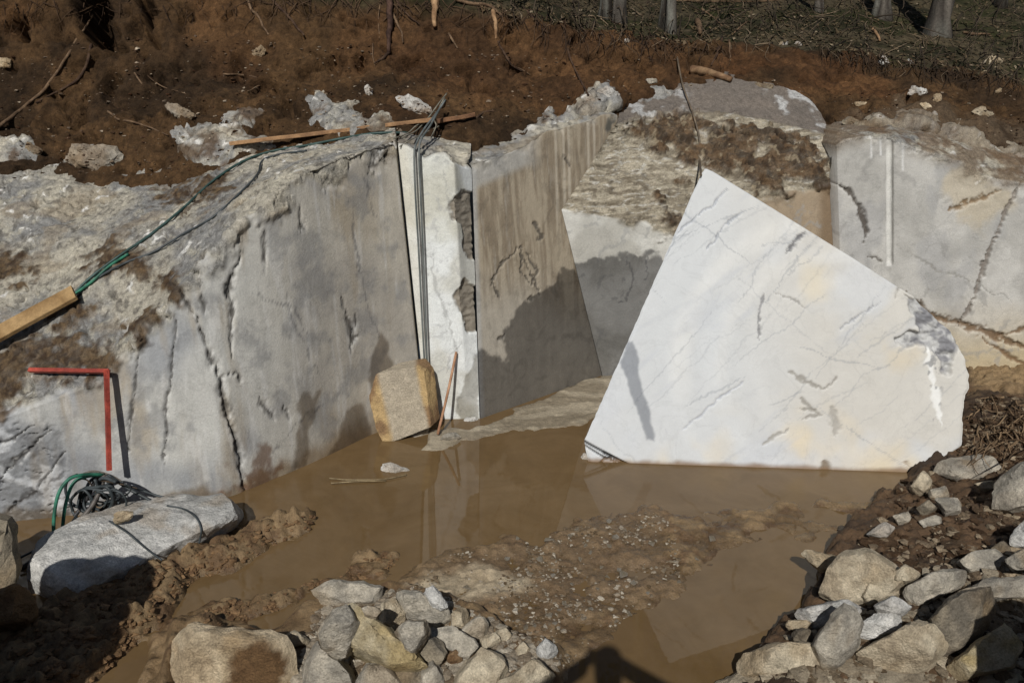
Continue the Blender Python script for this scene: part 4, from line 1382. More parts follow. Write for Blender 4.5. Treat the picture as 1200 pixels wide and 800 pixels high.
PILE2 = 'broken stones on the muddy bank at the right'
right = [
    ([(1102, 553), (1106, 542), (1128, 537), (1166, 535), (1168, 548), (1144, 559), (1112, 560)], .6, 'g', 'flat grey stone lying against the lower right corner of the big block'),
    ([(1068, 571), (1082, 554), (1091, 567), (1078, 579)], .8, 'b', 'small four-sided stone at the water below the corner of the big block'),
    ([(1172, 590), (1175, 562), (1190, 550), (1240, 540), (1240, 585), (1192, 595)], .7, 'g', 'big grey stone at the right edge, level with the foot of the block'),
    ([(1089, 575), (1108, 570), (1112, 580), (1094, 584)], .7, 'g', 'small grey stone beside the four-sided one'),
    ([(1146, 567), (1166, 563), (1169, 571), (1154, 574)], .7, 'b', 'small flat stone right of the flat grey one'),
    ([(1020, 625), (1036, 613), (1047, 618), (1037, 629)], .8, 'w', 'small pale stone at the edge of the water channel'),
    ([(1079, 609), (1100, 603), (1101, 613), (1084, 616)], .7, 'g', 'thin grey stone lying flat in the muddy slope'),
    ([(1099, 585), (1120, 586), (1128, 598), (1110, 603)], .7, 'g', 'grey stone half way up the muddy slope'),
    ([(1049, 605), (1063, 601), (1068, 611), (1055, 614)], .8, 'g', 'small dull stone above the edge of the channel'),
    ([(1190, 634), (1194, 618), (1203, 608), (1240, 606), (1240, 640)], .7, 'w', 'white stone cut off by the right edge'),
    ([(1076, 595), (1090, 586), (1098, 594), (1083, 603)], .8, 'd', 'small dark stone on the muddy slope'),
    ([(943, 649), (950, 647), (989, 655), (984, 662), (966, 669)], .6, 'b', 'pointed triangular stone sticking out over the water'),
    ([(973, 690), (979, 672), (999, 648), (1019, 652), (1041, 666), (1052, 678), (1052, 692), (1030, 703), (985, 704)], .7, 'b', 'largest pale boulder at the edge of the water channel'),
    ([(1014, 698), (1024, 678), (1033, 680), (1052, 688), (1051, 695), (1022, 706)], .6, 'b', 'split stone leaning on the largest pale boulder'),
    ([(937, 722), (948, 708), (970, 701), (988, 705), (1002, 714), (990, 724), (952, 734), (940, 731)], .6, 'w', 'pale curved stone at the water below the largest boulder'),
    ([(922, 735), (927, 728), (949, 728), (949, 735), (936, 739)], .8, 'b', 'little stone poking into the water at the left tip of the bank'),
    ([(930, 741), (948, 737), (951, 758), (934, 760)], .7, 'd', 'small squarish stone standing in the water'),
    ([(957, 754), (964, 736), (988, 717), (1003, 722), (1009, 742), (996, 760), (982, 778), (968, 774)], .7, 'g', 'upright pale grey stone in the middle of the right heap'),
    ([(871, 776), (880, 762), (894, 756), (956, 759), (971, 776), (960, 783), (876, 786)], .8, 'b', 'long beige stone lying along the water at lower right'),
    ([(852, 850), (856, 799), (866, 788), (900, 782), (942, 785), (992, 801), (992, 850)], .5, 'b', 'beige stone at the bottom edge below the long one'),
    ([(1006, 762), (1032, 747), (1070, 732), (1096, 730), (1098, 760), (1081, 778), (1038, 788)], .6, 'b', 'broad beige boulder with a flat face turned to the viewer'),
    ([(1096, 724), (1106, 709), (1127, 699), (1168, 694), (1158, 715), (1140, 745), (1104, 762)], .6, 'd', 'dark grey boulder right of the broad beige one'),
    ([(1118, 697), (1136, 684), (1187, 678), (1240, 676), (1240, 694), (1166, 699)], .5, 'g', 'long banded grey slab above the dark boulder'),
    ([(1059, 694), (1085, 679), (1113, 665), (1124, 674), (1122, 684), (1085, 698), (1081, 705), (1064, 704)], .6, 'g', 'grey stone slanting up to the right behind the rubble'),
    ([(1050, 671), (1066, 660), (1078, 668), (1072, 676), (1053, 681)], .8, 'b', 'small beige stone right of the largest pale boulder'),
    ([(1129, 656), (1153, 639), (1177, 657), (1170, 666), (1140, 668)], .7, 'g', 'rounded pale grey stone high on the right heap'),
    ([(1163, 641), (1174, 634), (1186, 644), (1176, 648)], .8, 'd', 'small dark stone high on the right heap'),
    ([(1184, 650), (1205, 642), (1240, 645), (1240, 670), (1192, 664)], .7, 'g', 'grey stone at the right edge above the banded slab'),
    ([(1118, 781), (1149, 755), (1172, 740), (1193, 757), (1181, 777), (1132, 791)], .6, 'y', 'yellowish stone at the lower right corner'),
    ([(1164, 784), (1185, 778), (1194, 798), (1196, 850), (1170, 850)], .6, 'y', 'small ochre stone in the lower right corner'),
    ([(990, 850), (1000, 793), (1074, 783), (1119, 785), (1168, 799), (1170, 850)], .4, 'd', 'long dull stone along the bottom edge at lower right'),
    ([(1004, 736), (1030, 719), (1052, 720), (1054, 735), (1013, 747)], .7, 'w', 'crumbled white stone in the middle of the right heap'),
    ([(1029, 710), (1047, 700), (1063, 711), (1055, 718), (1035, 718)], .8, 'w', 'small white stone above the crumbled one'),
]
for o_, th, key, lab in right:
    stone(o_, th * 1.15, key, lab, group=PILE2, rough=.026, fine=22, mud=.15, grow=1.32)

BANK = 'stones half buried in the soil bank'
bankst = [
    ([(79, 186), (85, 170), (105, 162), (125, 170), (142, 180), (139, 190), (115, 197), (95, 193)], .5, 'g', 'largest pale stone lying in the soil above the left ledge'),
    ([(24, 178), (34, 164), (48, 170), (50, 180), (36, 184)], .5, 'd', 'grey stone next to the whitish one at the left edge'),
    ([(191, 121), (199, 117), (214, 126), (231, 136), (216, 141), (203, 132)], .4, 'g', 'thin grey stone slanting in the soil left of the plank'),
    ([(465, 113), (477, 109), (490, 117), (506, 124), (500, 137), (482, 132)], .4, 'w', 'pale flat stone in the soil above the upper end of the plank'),
    ([(293, 62), (305, 52), (312, 57), (308, 64), (298, 68)], .6, 'c', 'small cream stone high on the bank'),
    ([(404, 118), (414, 114), (429, 120), (416, 123)], .5, 'g', 'thin sliver of grey stone right of the outcrop'),
    ([(-8, 70), (4, 63), (12, 66), (11, 77), (-8, 79)], .6, 'c', 'cream stone in the bank at the left edge'),
    ([(426, 100), (432, 96), (437, 108), (431, 113)], .6, 'w', 'small white stone above the outcrop'),
    ([(679, 115), (690, 107), (698, 117), (688, 121)], .6, 'w', 'white stone above the streaked face'),
    ([(700, 105), (712, 99), (726, 109), (720, 115), (706, 112)], .5, 'w', 'white and pink stone in the soil above the far end of the streaked face'),
    ([(757, 91), (769, 90), (771, 95), (759, 97)], .6, 'g', 'small block of stone on the bank left of the log'),
    ([(1028, 73), (1035, 61), (1044, 74), (1036, 79)], .7, 'w', 'white stone on the dark lip of the bank at the right'),
    ([(1064, 108), (1070, 100), (1086, 103), (1089, 108), (1074, 112)], .6, 'w', 'white stone at the foot of the dark bank'),
    ([(1093, 118), (1094, 108), (1104, 108), (1103, 119)], .7, 'c', 'squarish cream stone right of the white stone at the bank foot'),
    ([(1153, 71), (1162, 63), (1176, 71), (1166, 77)], .6, 'b', 'rounded stone on the slope near the right edge'),
    ([(1166, 106), (1174, 101), (1179, 107), (1172, 110)], .6, 'c', 'small stone on the slope below the rounded one'),
    ([(1059, 72), (1066, 67), (1071, 72), (1064, 76)], .7, 'w', 'little white stone on the dark lip right of the orange soil'),
    ([(1138, 130), (1150, 124), (1166, 131), (1152, 137)], .5, 'b', 'flat pale stone in the soil above the right wall'),
    ([(1077, 119), (1083, 118), (1096, 126), (1086, 128)], .4, 'c', 'sliver of pale stone at the foot of the dark bank'),
    ([(1000, 118), (1010, 117), (1022, 122), (1008, 125)], .5, 'c', 'flat stone at the foot of the orange soil'),
    ([(913, 50), (920, 46), (927, 50), (920, 54)], .7, 'w', 'white stone on the lip above the orange soil'),
    ([(930, 50), (936, 47), (941, 52), (934, 54)], .7, 'w', 'small white stone right of the one on the lip'),
    ([(982, 142), (995, 136), (1010, 141), (996, 147)], .5, 'd', 'dull stone lying above the dark recess in the right wall'),
    ([(884, 96), (893, 94), (908, 98), (902, 105), (888, 103)], .5, 'd', 'lichen grey stone right of the log'),
    ([(731, 45), (736, 42), (738, 48), (733, 50)], .7, 'w', 'small white stone by the foot of the left tree trunks'),
]
for o_, th, key, lab in bankst:
    stone(o_, th * .6, key, lab, group=BANK, rough=.08, sink=.015, fine=20, grow=1.0, mud=.5, back=.6)

# broken slab leaning in the corner, shards at its foot
_o = np.array([(429, 446), (434, 440), (462, 434), (490, 429), (497, 435), (501, 470), (505, 500), (480, 508), (450, 521), (441, 500), (434, 470)], float)
_f = PD(_o[:, 0], _o[:, 1], np.interp(_o[:, 1], [429, 521], [7.06, 7.03]))
_b = _f + np.array([.06, .16, .02])
_me = stone_mesh('stone_slab', np.vstack([_f, _b]), 'g', 733, fine=30, rough=.014, cuts=3, depth_=(.93, .98))
tag(recentre(link('stone_slab', _me, M_STONE)), 'upright broken slab with ochre edges leaning in the wall corner', 'stone slab')
_sl = bpy.data.objects['stone_slab'].data
V = np.empty(len(_sl.vertices) * 3, np.float32)
_sl.vertices.foreach_get('co', V)
V = V.reshape(-1, 3) + np.array(bpy.data.objects['stone_slab'].location[:], np.float32)
qx, qy = proj(V)
ed = np.minimum(sdpoly(qx, qy, [(429, 446), (489, 430), (497, 434), (504, 496), (462, 508), (446, 512)]), 0)
cc = mix(srgb(186, 174, 152), srgb(158, 148, 132), fbm(V, 7, 4, 3))
och = np.maximum(1 - sstep(10, 17, qx - np.interp(qy, [440, 512], [429, 446])), 1 - sstep(0, 5, np.interp(qy, [430, 500], [490, 504]) - qx + 6 * (fbm(V, 9, 3, 5) - .5)))
cc = mix(cc, mix(srgb(186, 156, 106), srgb(128, 96, 60), sstep(.42, .58, fbm(V, 8, 3, 8))), och * .85)
_a = np.ones((len(V), 4), np.float32)
_a[:, :3] = cc
_sl.attributes['col'].data.foreach_set('color', _a.ravel())
stone([(470, 512), (476, 498), (492, 494), (503, 500), (502, 512), (486, 516)], .6, 'g', 'grey shard heap at the foot of the leaning slab')
stone([(516, 516), (520, 508), (534, 505), (540, 511), (530, 517)], .6, 'g', 'small stone under the leaning stick')
stone([(540, 498), (546, 490), (557, 488), (561, 495), (550, 500)], .6, 'w', 'white rubble at the foot of the white face')
stone([(676, 540), (682, 531), (691, 532), (696, 541), (688, 545)], .8, 'w', 'small crumbled stone at the left corner of the big block')
stone([(446, 551), (450, 542), (463, 545), (481, 549), (466, 559), (450, 560)], .5, 'w', 'white stone shard lying in the water before the leaning slab')


# boulders beyond the frame whose shadows fall into it
def boulder(c, r, key, label, seed):
    rs = np.random.default_rng(seed)
    p = rs.normal(size=(26, 3))
    p /= np.linalg.norm(p, axis=1, keepdims=True)
    me = stone_mesh('boulder', np.asarray(c) + p * np.asarray(r), key, seed, fine=14, rough=.05)
    o = recentre(link('boulder', me, M_STONE))
    tag(o, label, 'boulder')


def shade(px, py, z, t):
    return G(px, py, z) - LD * t


boulder(shade(110, 690, .1, 2.1) + np.array([0, 0, -.42]), (.42, .5, .75), 'd', 'tall boulder casting the black shadow at lower left', 11)
boulder(shade(20, 735, .05, 2.1) + np.array([-.1, 0, -.5]), (.6, .5, .85), 'd', 'second boulder shading the lower left corner', 12)
boulder(shade(1225, 585, .35, 2.6) + np.array([.25, 0, -.5]), (.45, .5, .75), 'd', 'boulder beyond the right edge shading the bank', 13)
boulder(shade(1190, 725, .4, 1.7) + np.array([.12, 0, -.40]), (.42, .36, .55), 'd', 'boulder beyond the lower right corner', 14)


# ------------------------------------------------------------------ small loose stones
def pebble_base(seed, n=11, sub=1):
    rs = np.random.default_rng(seed)
    p = rs.normal(size=(n, 3))
    p /= np.linalg.norm(p, axis=1, keepdims=True)
    p *= rs.uniform(.7, 1, (n, 1)) * np.array([1, .8, .55])
    bm = bmesh.new()
    for q in p:
        bm.verts.new(q)
    r = bmesh.ops.convex_hull(bm, input=bm.verts)
    junk = [g for g in set(r['geom_interior'] + r['geom_unused']) if isinstance(g, bmesh.types.BMVert)]
    if junk:
        bmesh.ops.delete(bm, geom=junk, context='VERTS')
    bmesh.ops.triangulate(bm, faces=bm.faces[:])
    V = np.array([v.co[:] for v in bm.verts])
    for i, v in enumerate(bm.verts):
        v.index = i
    F = np.array([[v.index for v in f.verts] for f in bm.faces])
    bm.free()
    return V, F


PEB = [pebble_base(70 + k) for k in range(8)]
pebm = []
for k in range(6):
    V, F = PEB[k]
    me = raw_mesh('loose_stone', V, F.ravel(), np.arange(len(F)) * 3, mix(srgb(160, 146, 122), srgb(190, 182, 168), np.random.default_rng(k).random(len(V))), np.zeros(len(V)), smooth=False)
    me.materials.append(M_STONE)
    pebm.append(me)
for k, (qx, qy, wd) in enumerate([(597, 623, 12), (606, 631, 7), (574, 636, 8), (645, 633, 16), (722, 631, 14), (714, 640, 9), (763, 638, 12), (692, 648, 9), (633, 656, 12), (621, 672, 9),
                                  (594, 655, 10), (705, 665, 8), (731, 675, 16), (742, 683, 10), (670, 685, 8), (680, 656, 10), (648, 675, 9), (616, 736, 12), (643, 722, 13), (649, 731, 9),
                                  (626, 734, 8), (736, 719, 11), (759, 695, 8), (795, 682, 9), (661, 707, 9), (692, 714, 8), (676, 621, 8), (751, 618, 11), (714, 611, 10), (547, 689, 12),
                                  (834, 632, 12), (816, 655, 7), (812, 562, 8), (788, 586, 9), (725, 668, 9), (712, 676, 8), (700, 690, 7), (655, 715, 8), (668, 628, 8), (686, 640, 8)]):
    h = hit(qx, qy)
    o = bpy.data.objects.new('loose_stone', pebm[k % 6])
    COL.objects.link(o)
    s = wd * .55 * h[2] / FPX
    o.location = h[0] + Vector((0, 0, s * .2))
    o.scale = (s, s, s * .8)
    o.rotation_euler = (random.uniform(-.3, .3), random.uniform(-.3, .3), random.uniform(0, 6.3))
    tag(o, 'small pale stone chip lying on the wet mud in the middle of the pit', 'stone', 'pale stone chips on the wet mud')


def scatter(name, label, cat, spots, sizes, cols, mat, flat=.7, base=PEB):
    Vs, Fs, Cs, off = [], [], [], 0
    for k, (p, s, c) in enumerate(zip(spots, sizes, cols)):
        V, F = base[k % len(base)]
        a = random.uniform(0, 6.3)
        R3 = np.array([[math.cos(a), -math.sin(a), 0], [math.sin(a), math.cos(a), 0], [0, 0, flat]])
        Vs.append(V @ R3.T * s + p)
        Fs.append(F + off)
        off += len(V)
        Cs.append(np.broadcast_to(c, V.shape))
    V, F = np.vstack(Vs), np.vstack(Fs)
    me = raw_mesh(name, V, F.ravel(), np.arange(len(F)) * 3, np.vstack(Cs), np.zeros(len(V)), smooth=False)
    tag(link(name, me, mat), label, cat, kind='stuff')


def spots_in(poly, n, bias=None, seed=1, ground=False):
    rs = np.random.default_rng(seed)
    poly = np.asarray(poly, float)
    out, tries = [], 0
    lo, hi = poly.min(0), poly.max(0)
    while len(out) < n:
        c = rs.uniform(lo, hi, (n * 2, 2))
        c = c[sdpoly(c[:, 0], c[:, 1], poly) < 0]
        for q in c:
            if len(out) >= n:
                break
            if bias is not None and rs.random() > bias(q):
                continue
            h = hit(*q)
            tries += 1
            if tries > n * 40:
                return out
            if h is None:
                continue
            if ground:
                g = FLOOR['bvh'].ray_cast(Vector(C0.tolist()), Vector(ray(*q).tolist()).normalized())
                if g[0] is None or g[3] > h[2] + .004:
                    continue
            out.append((np.array(h[0][:]), h[2], q))
    return out


def cl(q, s=0, f=.03):
    return float(sstep(.42, .6, fbm(np.array([[q[0] * f, q[1] * f * 1.6, s]]), 1, 3, 9)[0]))


sp = spots_in([(470, 700), (520, 652), (600, 636), (690, 612), (760, 598), (790, 612), (800, 690), (730, 730), (650, 790), (590, 745), (560, 705)], 1700, lambda q: .06 + cl(q), 3, True)
scatter('gravel', 'fine pale gravel strewn over the wet mud', 'gravel', [s_[0] for s_ in sp], [abs(random.gauss(0, 1)) * .010 + .005 for _ in sp],
        [mix(srgb(104, 86, 62), srgb(200, 190, 172), np.float64(random.random() ** 2)) for _ in sp], M_STONE)
sp = spots_in([(345, 790), (372, 716), (420, 700), (470, 690), (530, 705), (610, 745), (655, 775), (640, 798), (345, 798)], 480, None, 13, True)
scatter('stone_chips', 'small broken chips between the stones of the front heap', 'rubble', [s_[0] for s_ in sp], [abs(random.gauss(0, 1)) * .026 + .008 for _ in sp],
        [mix(srgb(118, 102, 82), srgb(186, 176, 158), np.float64(random.random())) for _ in sp], M_STONE)
sp = spots_in([(870, 798), (940, 730), (985, 700), (1040, 690), (1110, 660), (1198, 640), (1198, 798)], 620, None, 14, True)
scatter('stone_fragments', 'small broken fragments between the stones of the right heap', 'rubble', [s_[0] for s_ in sp], [abs(random.gauss(0, 1)) * .03 + .008 for _ in sp],
        [mix(srgb(100, 84, 64), srgb(182, 170, 148), np.float64(random.random())) for _ in sp], M_STONE)
sp = spots_in([(1065, 560), (1120, 540), (1138, 470), (1200, 460), (1240, 500), (1240, 690), (1080, 690), (1000, 660), (1010, 625)], 1500, lambda q: .2 + cl(q, 4), 5, True)
scatter('rubble', 'crumbly brown clods and stone bits on the right mud bank', 'rubble', [s_[0] for s_ in sp], [abs(random.gauss(0, 1)) * .026 + .008 for _ in sp],
        [mix(srgb(74, 56, 40), srgb(164, 148, 124), np.float64(random.random() ** 3)) for _ in sp], M_SOIL)
sp = spots_in([(0, 200), (0, 60), (200, 40), (600, 60), (830, 70), (960, 110), (1200, 90), (1200, 170), (1000, 140), (900, 100), (740, 115), (640, 140), (480, 158), (300, 175), (200, 210)], 2200, lambda q: .25 + cl(q, 7) + (q[1] > 110) * .3, 6)
scatter('soil_crumbs', 'crumbs of soil and tiny stones strewn over the bank', 'soil', [s_[0] for s_ in sp], [abs(random.gauss(0, 1)) * .013 + .006 for _ in sp],
        [mix(srgb(70, 48, 32), srgb(188, 172, 150), np.float64(random.random() ** 4)) for _ in sp], M_SOIL)
sp = spots_in([(-20, 770), (60, 710), (140, 678), (230, 645), (330, 608), (368, 602), (362, 620), (300, 650), (215, 690), (190, 724), (110, 798), (-20, 798)], 900, None, 8, True)
scatter('mud_clods', 'wet brown clods along the churned mud ridge', 'mud', [s_[0] for s_ in sp], [abs(random.gauss(0, 1)) * .018 + .008 for _ in sp],
        [mix(srgb(92, 68, 44), srgb(132, 104, 72), np.float64(random.random())) for _ in sp], M_MUD)
sp = spots_in([(190, 760), (255, 704), (330, 692), (400, 668), (450, 645), (480, 648), (430, 684), (360, 708), (268, 730), (215, 778)], 500, lambda q: .1 + cl(q, 3), 9, True)
scatter('mud_crumbs', 'small wet crumbs of mud between the puddles', 'mud', [s_[0] for s_ in sp], [abs(random.gauss(0, 1)) * .012 + .006 for _ in sp],
        [mix(srgb(92, 68, 44), srgb(132, 104, 72), np.float64(random.random())) for _ in sp], M_MUD)


# ------------------------------------------------------------------ tubes: hoses, roots, branches
def spline(pts, n=6):
    p = np.asarray(pts, float)
    p = np.vstack([2 * p[0] - p[1], p, 2 * p[-1] - p[-2]])
    out = []
    for i in range(1, len(p) - 2):
        for t in np.linspace(0, 1, n, endpoint=False):
            a, b, c, d = p[i - 1:i + 3]
            out.append(.5 * ((2 * b) + (-a + c) * t + (2 * a - 5 * b + 4 * c - d) * t * t + (-a + 3 * b - 3 * c + d) * t ** 3))
    out.append(p[-2])
    return np.array(out)


def tube_geo(path, rad, sides=7, rough=0.0, seed=0):
    path = np.asarray(path, float)
    n = len(path)
    rad = np.broadcast_to(np.asarray(rad, float), (n,)) if np.ndim(rad) == 0 or len(rad) == n else np.interp(np.linspace(0, 1, n), np.linspace(0, 1, len(rad)), rad)
    T = np.gradient(path, axis=0)
    T /= np.linalg.norm(T, axis=1, keepdims=True) + 1e-9
    ref = np.array([0, 0, 1.0]) if abs(T[0, 2]) < .9 else np.array([1.0, 0, 0])
    V = []
    for i in range(n):
        a = np.cross(T[i], ref)
        a /= np.linalg.norm(a) + 1e-9
        b = np.cross(a, T[i])
        ref = b
        th = np.linspace(0, 2 * math.pi, sides, endpoint=False)
        V.append(path[i] + rad[i] * (np.cos(th)[:, None] * a + np.sin(th)[:, None] * b))
    V = np.array(V).reshape(-1, 3)
    if rough:
        V = V + (np.stack([fbm(V, 9, 3, seed + k) for k in range(3)], -1) - .5) * rough
    F = []
    for i in range(n - 1):
        for j in range(sides):
            k = (j + 1) % sides
            F.append((i * sides + j, i * sides + k, (i + 1) * sides + k, (i + 1) * sides + j))
    caps = [tuple(range(sides))[::-1], tuple((n - 1) * sides + j for j in range(sides))]
    return V, F + caps


def mesh_of(name, V, F, col):
    me = bpy.data.meshes.new(name)
    me.from_pydata(V.tolist() if hasattr(V, 'tolist') else V, [], F)
    paint(me, col, np.zeros(len(V)))
    me.polygons.foreach_set('use_smooth', np.full(len(me.polygons), True))
    return me


def bark(V, a, b, s=1):
    return mix(a, b, sstep(.35, .65, fbm(V, 22, 3, s)))


def lay(pts, lift, dense=1):
    out = []
    pts = np.asarray(pts, float)
    n = len(pts)
    tt = np.linspace(0, n - 1, (n - 1) * dense + 1)
    for q in zip(np.interp(tt, np.arange(n), pts[:, 0]), np.interp(tt, np.arange(n), pts[:, 1])):
        h = hit(q[0], q[1])
        if h is not None:
            out.append(np.array((h[0] + h[1] * lift)[:]))
    return np.array(out)


def tube(name, label, cat, path, rad, a, b, mat, group=None, sides=8, rough=0.0, n=6, seed=1):
    p = spline(path, n)
    V, F = tube_geo(p, rad, sides, rough, seed)
    o = recentre(link(name, mesh_of(name, V, F, bark(V, a, b, seed)), mat))
    tag(o, label, cat, group)
    return o


HG, HK = srgb(52, 120, 96), srgb(34, 82, 66)
BLK, BL2 = srgb(46, 52, 54), srgb(70, 76, 78)
tube('hose', 'green hose lying across the left ledge, upper of the two', 'hose', lay([(80, 353), (108, 326), (140, 302), (175, 278), (215, 246), (250, 214), (285, 191), (318, 179), (360, 172), (400, 164), (440, 158), (478, 156)], .014),
     .011, srgb(60, 84, 80), srgb(38, 62, 58), M_HOSE)
tube('hose', 'dark hose bending below the green one on the left ledge', 'hose', lay([(90, 349), (118, 325), (150, 308), (180, 297), (215, 276), (250, 256), (284, 226), (303, 205), (308, 190), (325, 183), (360, 178)], .012),
     .009, BLK, BL2, M_HOSE)
tube('hose', 'bright green hose end beside the left board', 'hose', lay([(70, 360), (84, 350), (110, 331), (130, 314), (152, 300)], .02), .012, HG, HK, M_HOSE)
# ropes over the white face
t1 = [RP(522, 117, 7.75), RP(512, 132, 7.6), RP(498, 150, 7.2), RP(489, 166, 6.95), RP(485.5, 180, 6.84), RP(487, 230, 6.82), RP(491, 300, 6.82), RP(495, 380, 6.82), RP(499, 450, 6.80)]
t2 = [RP(518, 122, 7.75), RP(505, 146, 7.3), RP(494, 163, 6.95), RP(491, 180, 6.84), RP(493, 230, 6.82), RP(496, 300, 6.82), RP(499, 380, 6.82), RP(501, 440, 6.80)]
tube('cable', 'left one of two grey cables hanging down the white face', 'cable', t1, .009, srgb(112, 116, 114), srgb(86, 92, 90), M_HOSE)
tube('cable', 'right one of two grey cables hanging down the white face', 'cable', t2, .009, srgb(112, 116, 114), srgb(86, 92, 90), M_HOSE)
for k, (pp, lab) in enumerate((([(523, 115), (512, 128), (500, 142), (488, 156), (470, 168)], 'frayed rope strand looped over the plank, longest'), ([(521, 117), (508, 140), (510, 150), (505, 165)], 'frayed rope strand hanging off the plank, right'),
                               ([(502, 143), (488, 150), (478, 160), (462, 166)], 'frayed rope strand hanging off the plank, left'), ([(512, 150), (497, 158), (480, 168), (470, 172)], 'frayed rope strand lying under the plank'))):
    tube('rope', lab, 'rope', lay(pp, .05 if k == 0 else .03), .006, srgb(150, 144, 128), srgb(110, 108, 98), M_ROOT, 'rope strands at the plank')
tube('cable', 'thin cable hanging from the tree foot to the tip of the big block', 'cable', lay([(787, 32), (789, 46), (793, 70), (799, 100), (806, 122), (814, 140), (818, 165), (821, 190), (823, 206)], .03), .010, srgb(120, 106, 88), srgb(86, 76, 64), M_HOSE)


def board(name, label, p0, p1, width, thick, colr, seg=24, up=(0, 0, 1), seed=1, jag=.0):
    p0, p1 = np.asarray(p0), np.asarray(p1)
    d = (p1 - p0) / np.linalg.norm(p1 - p0)
    s = np.cross(d, up)
    s /= np.linalg.norm(s)
    u = np.cross(s, d)
    V, F = [], []
    bev = min(width, thick) * .12
    ring = [(-1, -1, 1, 0), (-1, -1, 0, 1), (-1, 1, 0, -1), (-1, 1, 1, 0), (1, 1, -1, 0), (1, 1, 0, -1), (1, -1, 0, 1), (1, -1, -1, 0)]
    for i in range(seg + 1):
        q = p0 + (p1 - p0) * i / seg
        for (a, b, ea, eb) in ring:
            V.append(q + s * (a * width / 2 + ea * bev) + u * (b * thick / 2 + eb * bev))
    n = len(ring)
    for i in range(seg):
        for j in range(n):
            k = (j + 1) % n
            F.append((i * n + j, i * n + k, (i + 1) * n + k, (i + 1) * n + j))
    F += [tuple(range(n))[::-1], tuple(seg * n + j for j in range(n))]
    V = np.array(V)
    V = V + (np.stack([fbm(V, 4, 3, seed + k) for k in range(3)], -1) - .5) * (.012 + jag)
    c = mix(colr[0], colr[1], sstep(.35, .65, fbm(V * 1.0, 12, 4, seed)))
    me = mesh_of(name, V, F, c)
    me.polygons.foreach_set('use_smooth', np.full(len(me.polygons), False))
    o = recentre(link(name, me, M_WOOD))
    tag(o, label, 'board')
    return o


def above(px, py, l):
    h = hit(px, py)
    return np.array((h[0] + h[1] * .0)[:]) + np.array([0, 0, l])


board('wooden_plank', 'long thin weathered plank lying on soil above the white face', above(272, 180, .09), above(508, 152, .09), .10, .035, (srgb(168, 132, 96), srgb(128, 98, 72)), seed=3)
board('wooden_plank', 'short broken end of the long plank, split and darker', above(512, 151, .07), above(557, 143, .07), .07, .04, (srgb(140, 104, 76), srgb(96, 70, 52)), seg=8, seed=5, jag=.02)
bA, bB = above(-60, 440, .10), above(90, 357, .10)
board('wooden_board', 'thick tan board jutting in from the left edge over the ledge', bA, bB, .14, .04, (srgb(172, 142, 100), srgb(134, 106, 70)), seed=7, up=(.25, -.5, 1))
tube('log', 'short peeled log lying on the grey ledge', 'log', lay([(811, 83), (822, 87), (838, 92), (856, 97)], .04), [.05, .05, .045, .03], srgb(150, 122, 92), srgb(110, 84, 62), M_WOOD, sides=10, rough=.02)
stk0 = np.array(hit(513, 511)[0][:]) + np.array([0, 0, .02])
stk1 = np.array(hit(535, 411)[0][:]) + np.array([0, -.03, 0])
tube('wooden_stick', 'reddish wooden stick leaning against the white face', 'stick', [stk0, (stk0 + stk1) / 2 + np.array([.006, 0, 0]), stk1], .0125, srgb(186, 146, 116), srgb(150, 112, 86), M_WOOD, sides=8)

# red steel angle hooked over the ledge
rb0 = np.array(hit(38, 440)[0][:]) + np.array([0, -.02, .05])
rb1 = RP(125, 435, 5.30)
rb2 = RP(128, 551, 5.09)
root = empty('red_angle_bar', tuple(rb2))


def square_bar(name, p0, p1, w_, seed):
    p0, p1 = np.asarray(p0), np.asarray(p1)
    V, F = tube_geo(np.array([p0 + (p1 - p0) * t for t in np.linspace(0, 1, 12)]), w_ * .71, 4, .004, seed)
    c = mix(srgb(172, 74, 58), srgb(136, 56, 44), sstep(.4, .6, fbm(V, 12, 3, seed)))
    me = mesh_of(name, V - rb2, F, c)
    me.polygons.foreach_set('use_smooth', np.full(len(me.polygons), False))
    return link(name, me, M_RED, root)


square_bar('upright', rb1 + np.array([0, 0, .012]), rb2, .029, 1)
square_bar('arm', rb1 + np.array([.016, 0, 0]), rb0, .029, 2)
tag(root, 'red painted steel angle bar hooked over the edge of the left wall', 'steel bar')

# hoses and wire heaped on the grey stone block
knot = RP(122, 556, 4.95)
tube('hose', 'green hose arching off the grey block, outer of two', 'hose', [knot, RP(98, 556, 4.85), RP(80, 562, 4.78), RP(68, 580, 4.72), RP(63, 610, 4.66), RP(64, 640, 4.6), RP(66, 668, 4.5), RP(58, 690, 4.4)], .012, HG, HK, M_HOSE, 'green hoses on the grey block')
tube('hose', 'green hose arching off the grey block, inner of two', 'hose', [knot, RP(102, 558, 4.9), RP(86, 566, 4.85), RP(77, 590, 4.78), RP(73, 620, 4.72), RP(70, 642, 4.66)], .012, HG, HK, M_HOSE, 'green hoses on the grey block')
tube('hose', 'thick grey hose slanting from the knot to the lower left', 'hose', [knot, RP(118, 572, 4.9), RP(108, 592, 4.82), RP(90, 613, 4.74), RP(62, 640, 4.62), RP(30, 662, 4.5), RP(-10, 690, 4.4)], .016, srgb(66, 62, 60), srgb(96, 90, 84), M_HOSE)
tube('hose', 'dark grey hose standing up behind the thick grey hose', 'hose', [knot, RP(112, 562, 4.97), RP(104, 580, 4.95), RP(94, 596, 4.93), RP(88, 604, 4.9)], .014, srgb(50, 50, 52), srgb(74, 72, 72), M_HOSE)
tube('cable', 'black cable running right from the knot over the grey block', 'cable', [knot, RP(140, 566, 4.95), RP(165, 574, 4.97), RP(190, 582, 4.98), RP(206, 583, 4.97), RP(211, 590, 4.92), RP(203, 596, 4.86), RP(200, 594, 4.88)], .008, BLK, BL2, M_HOSE)
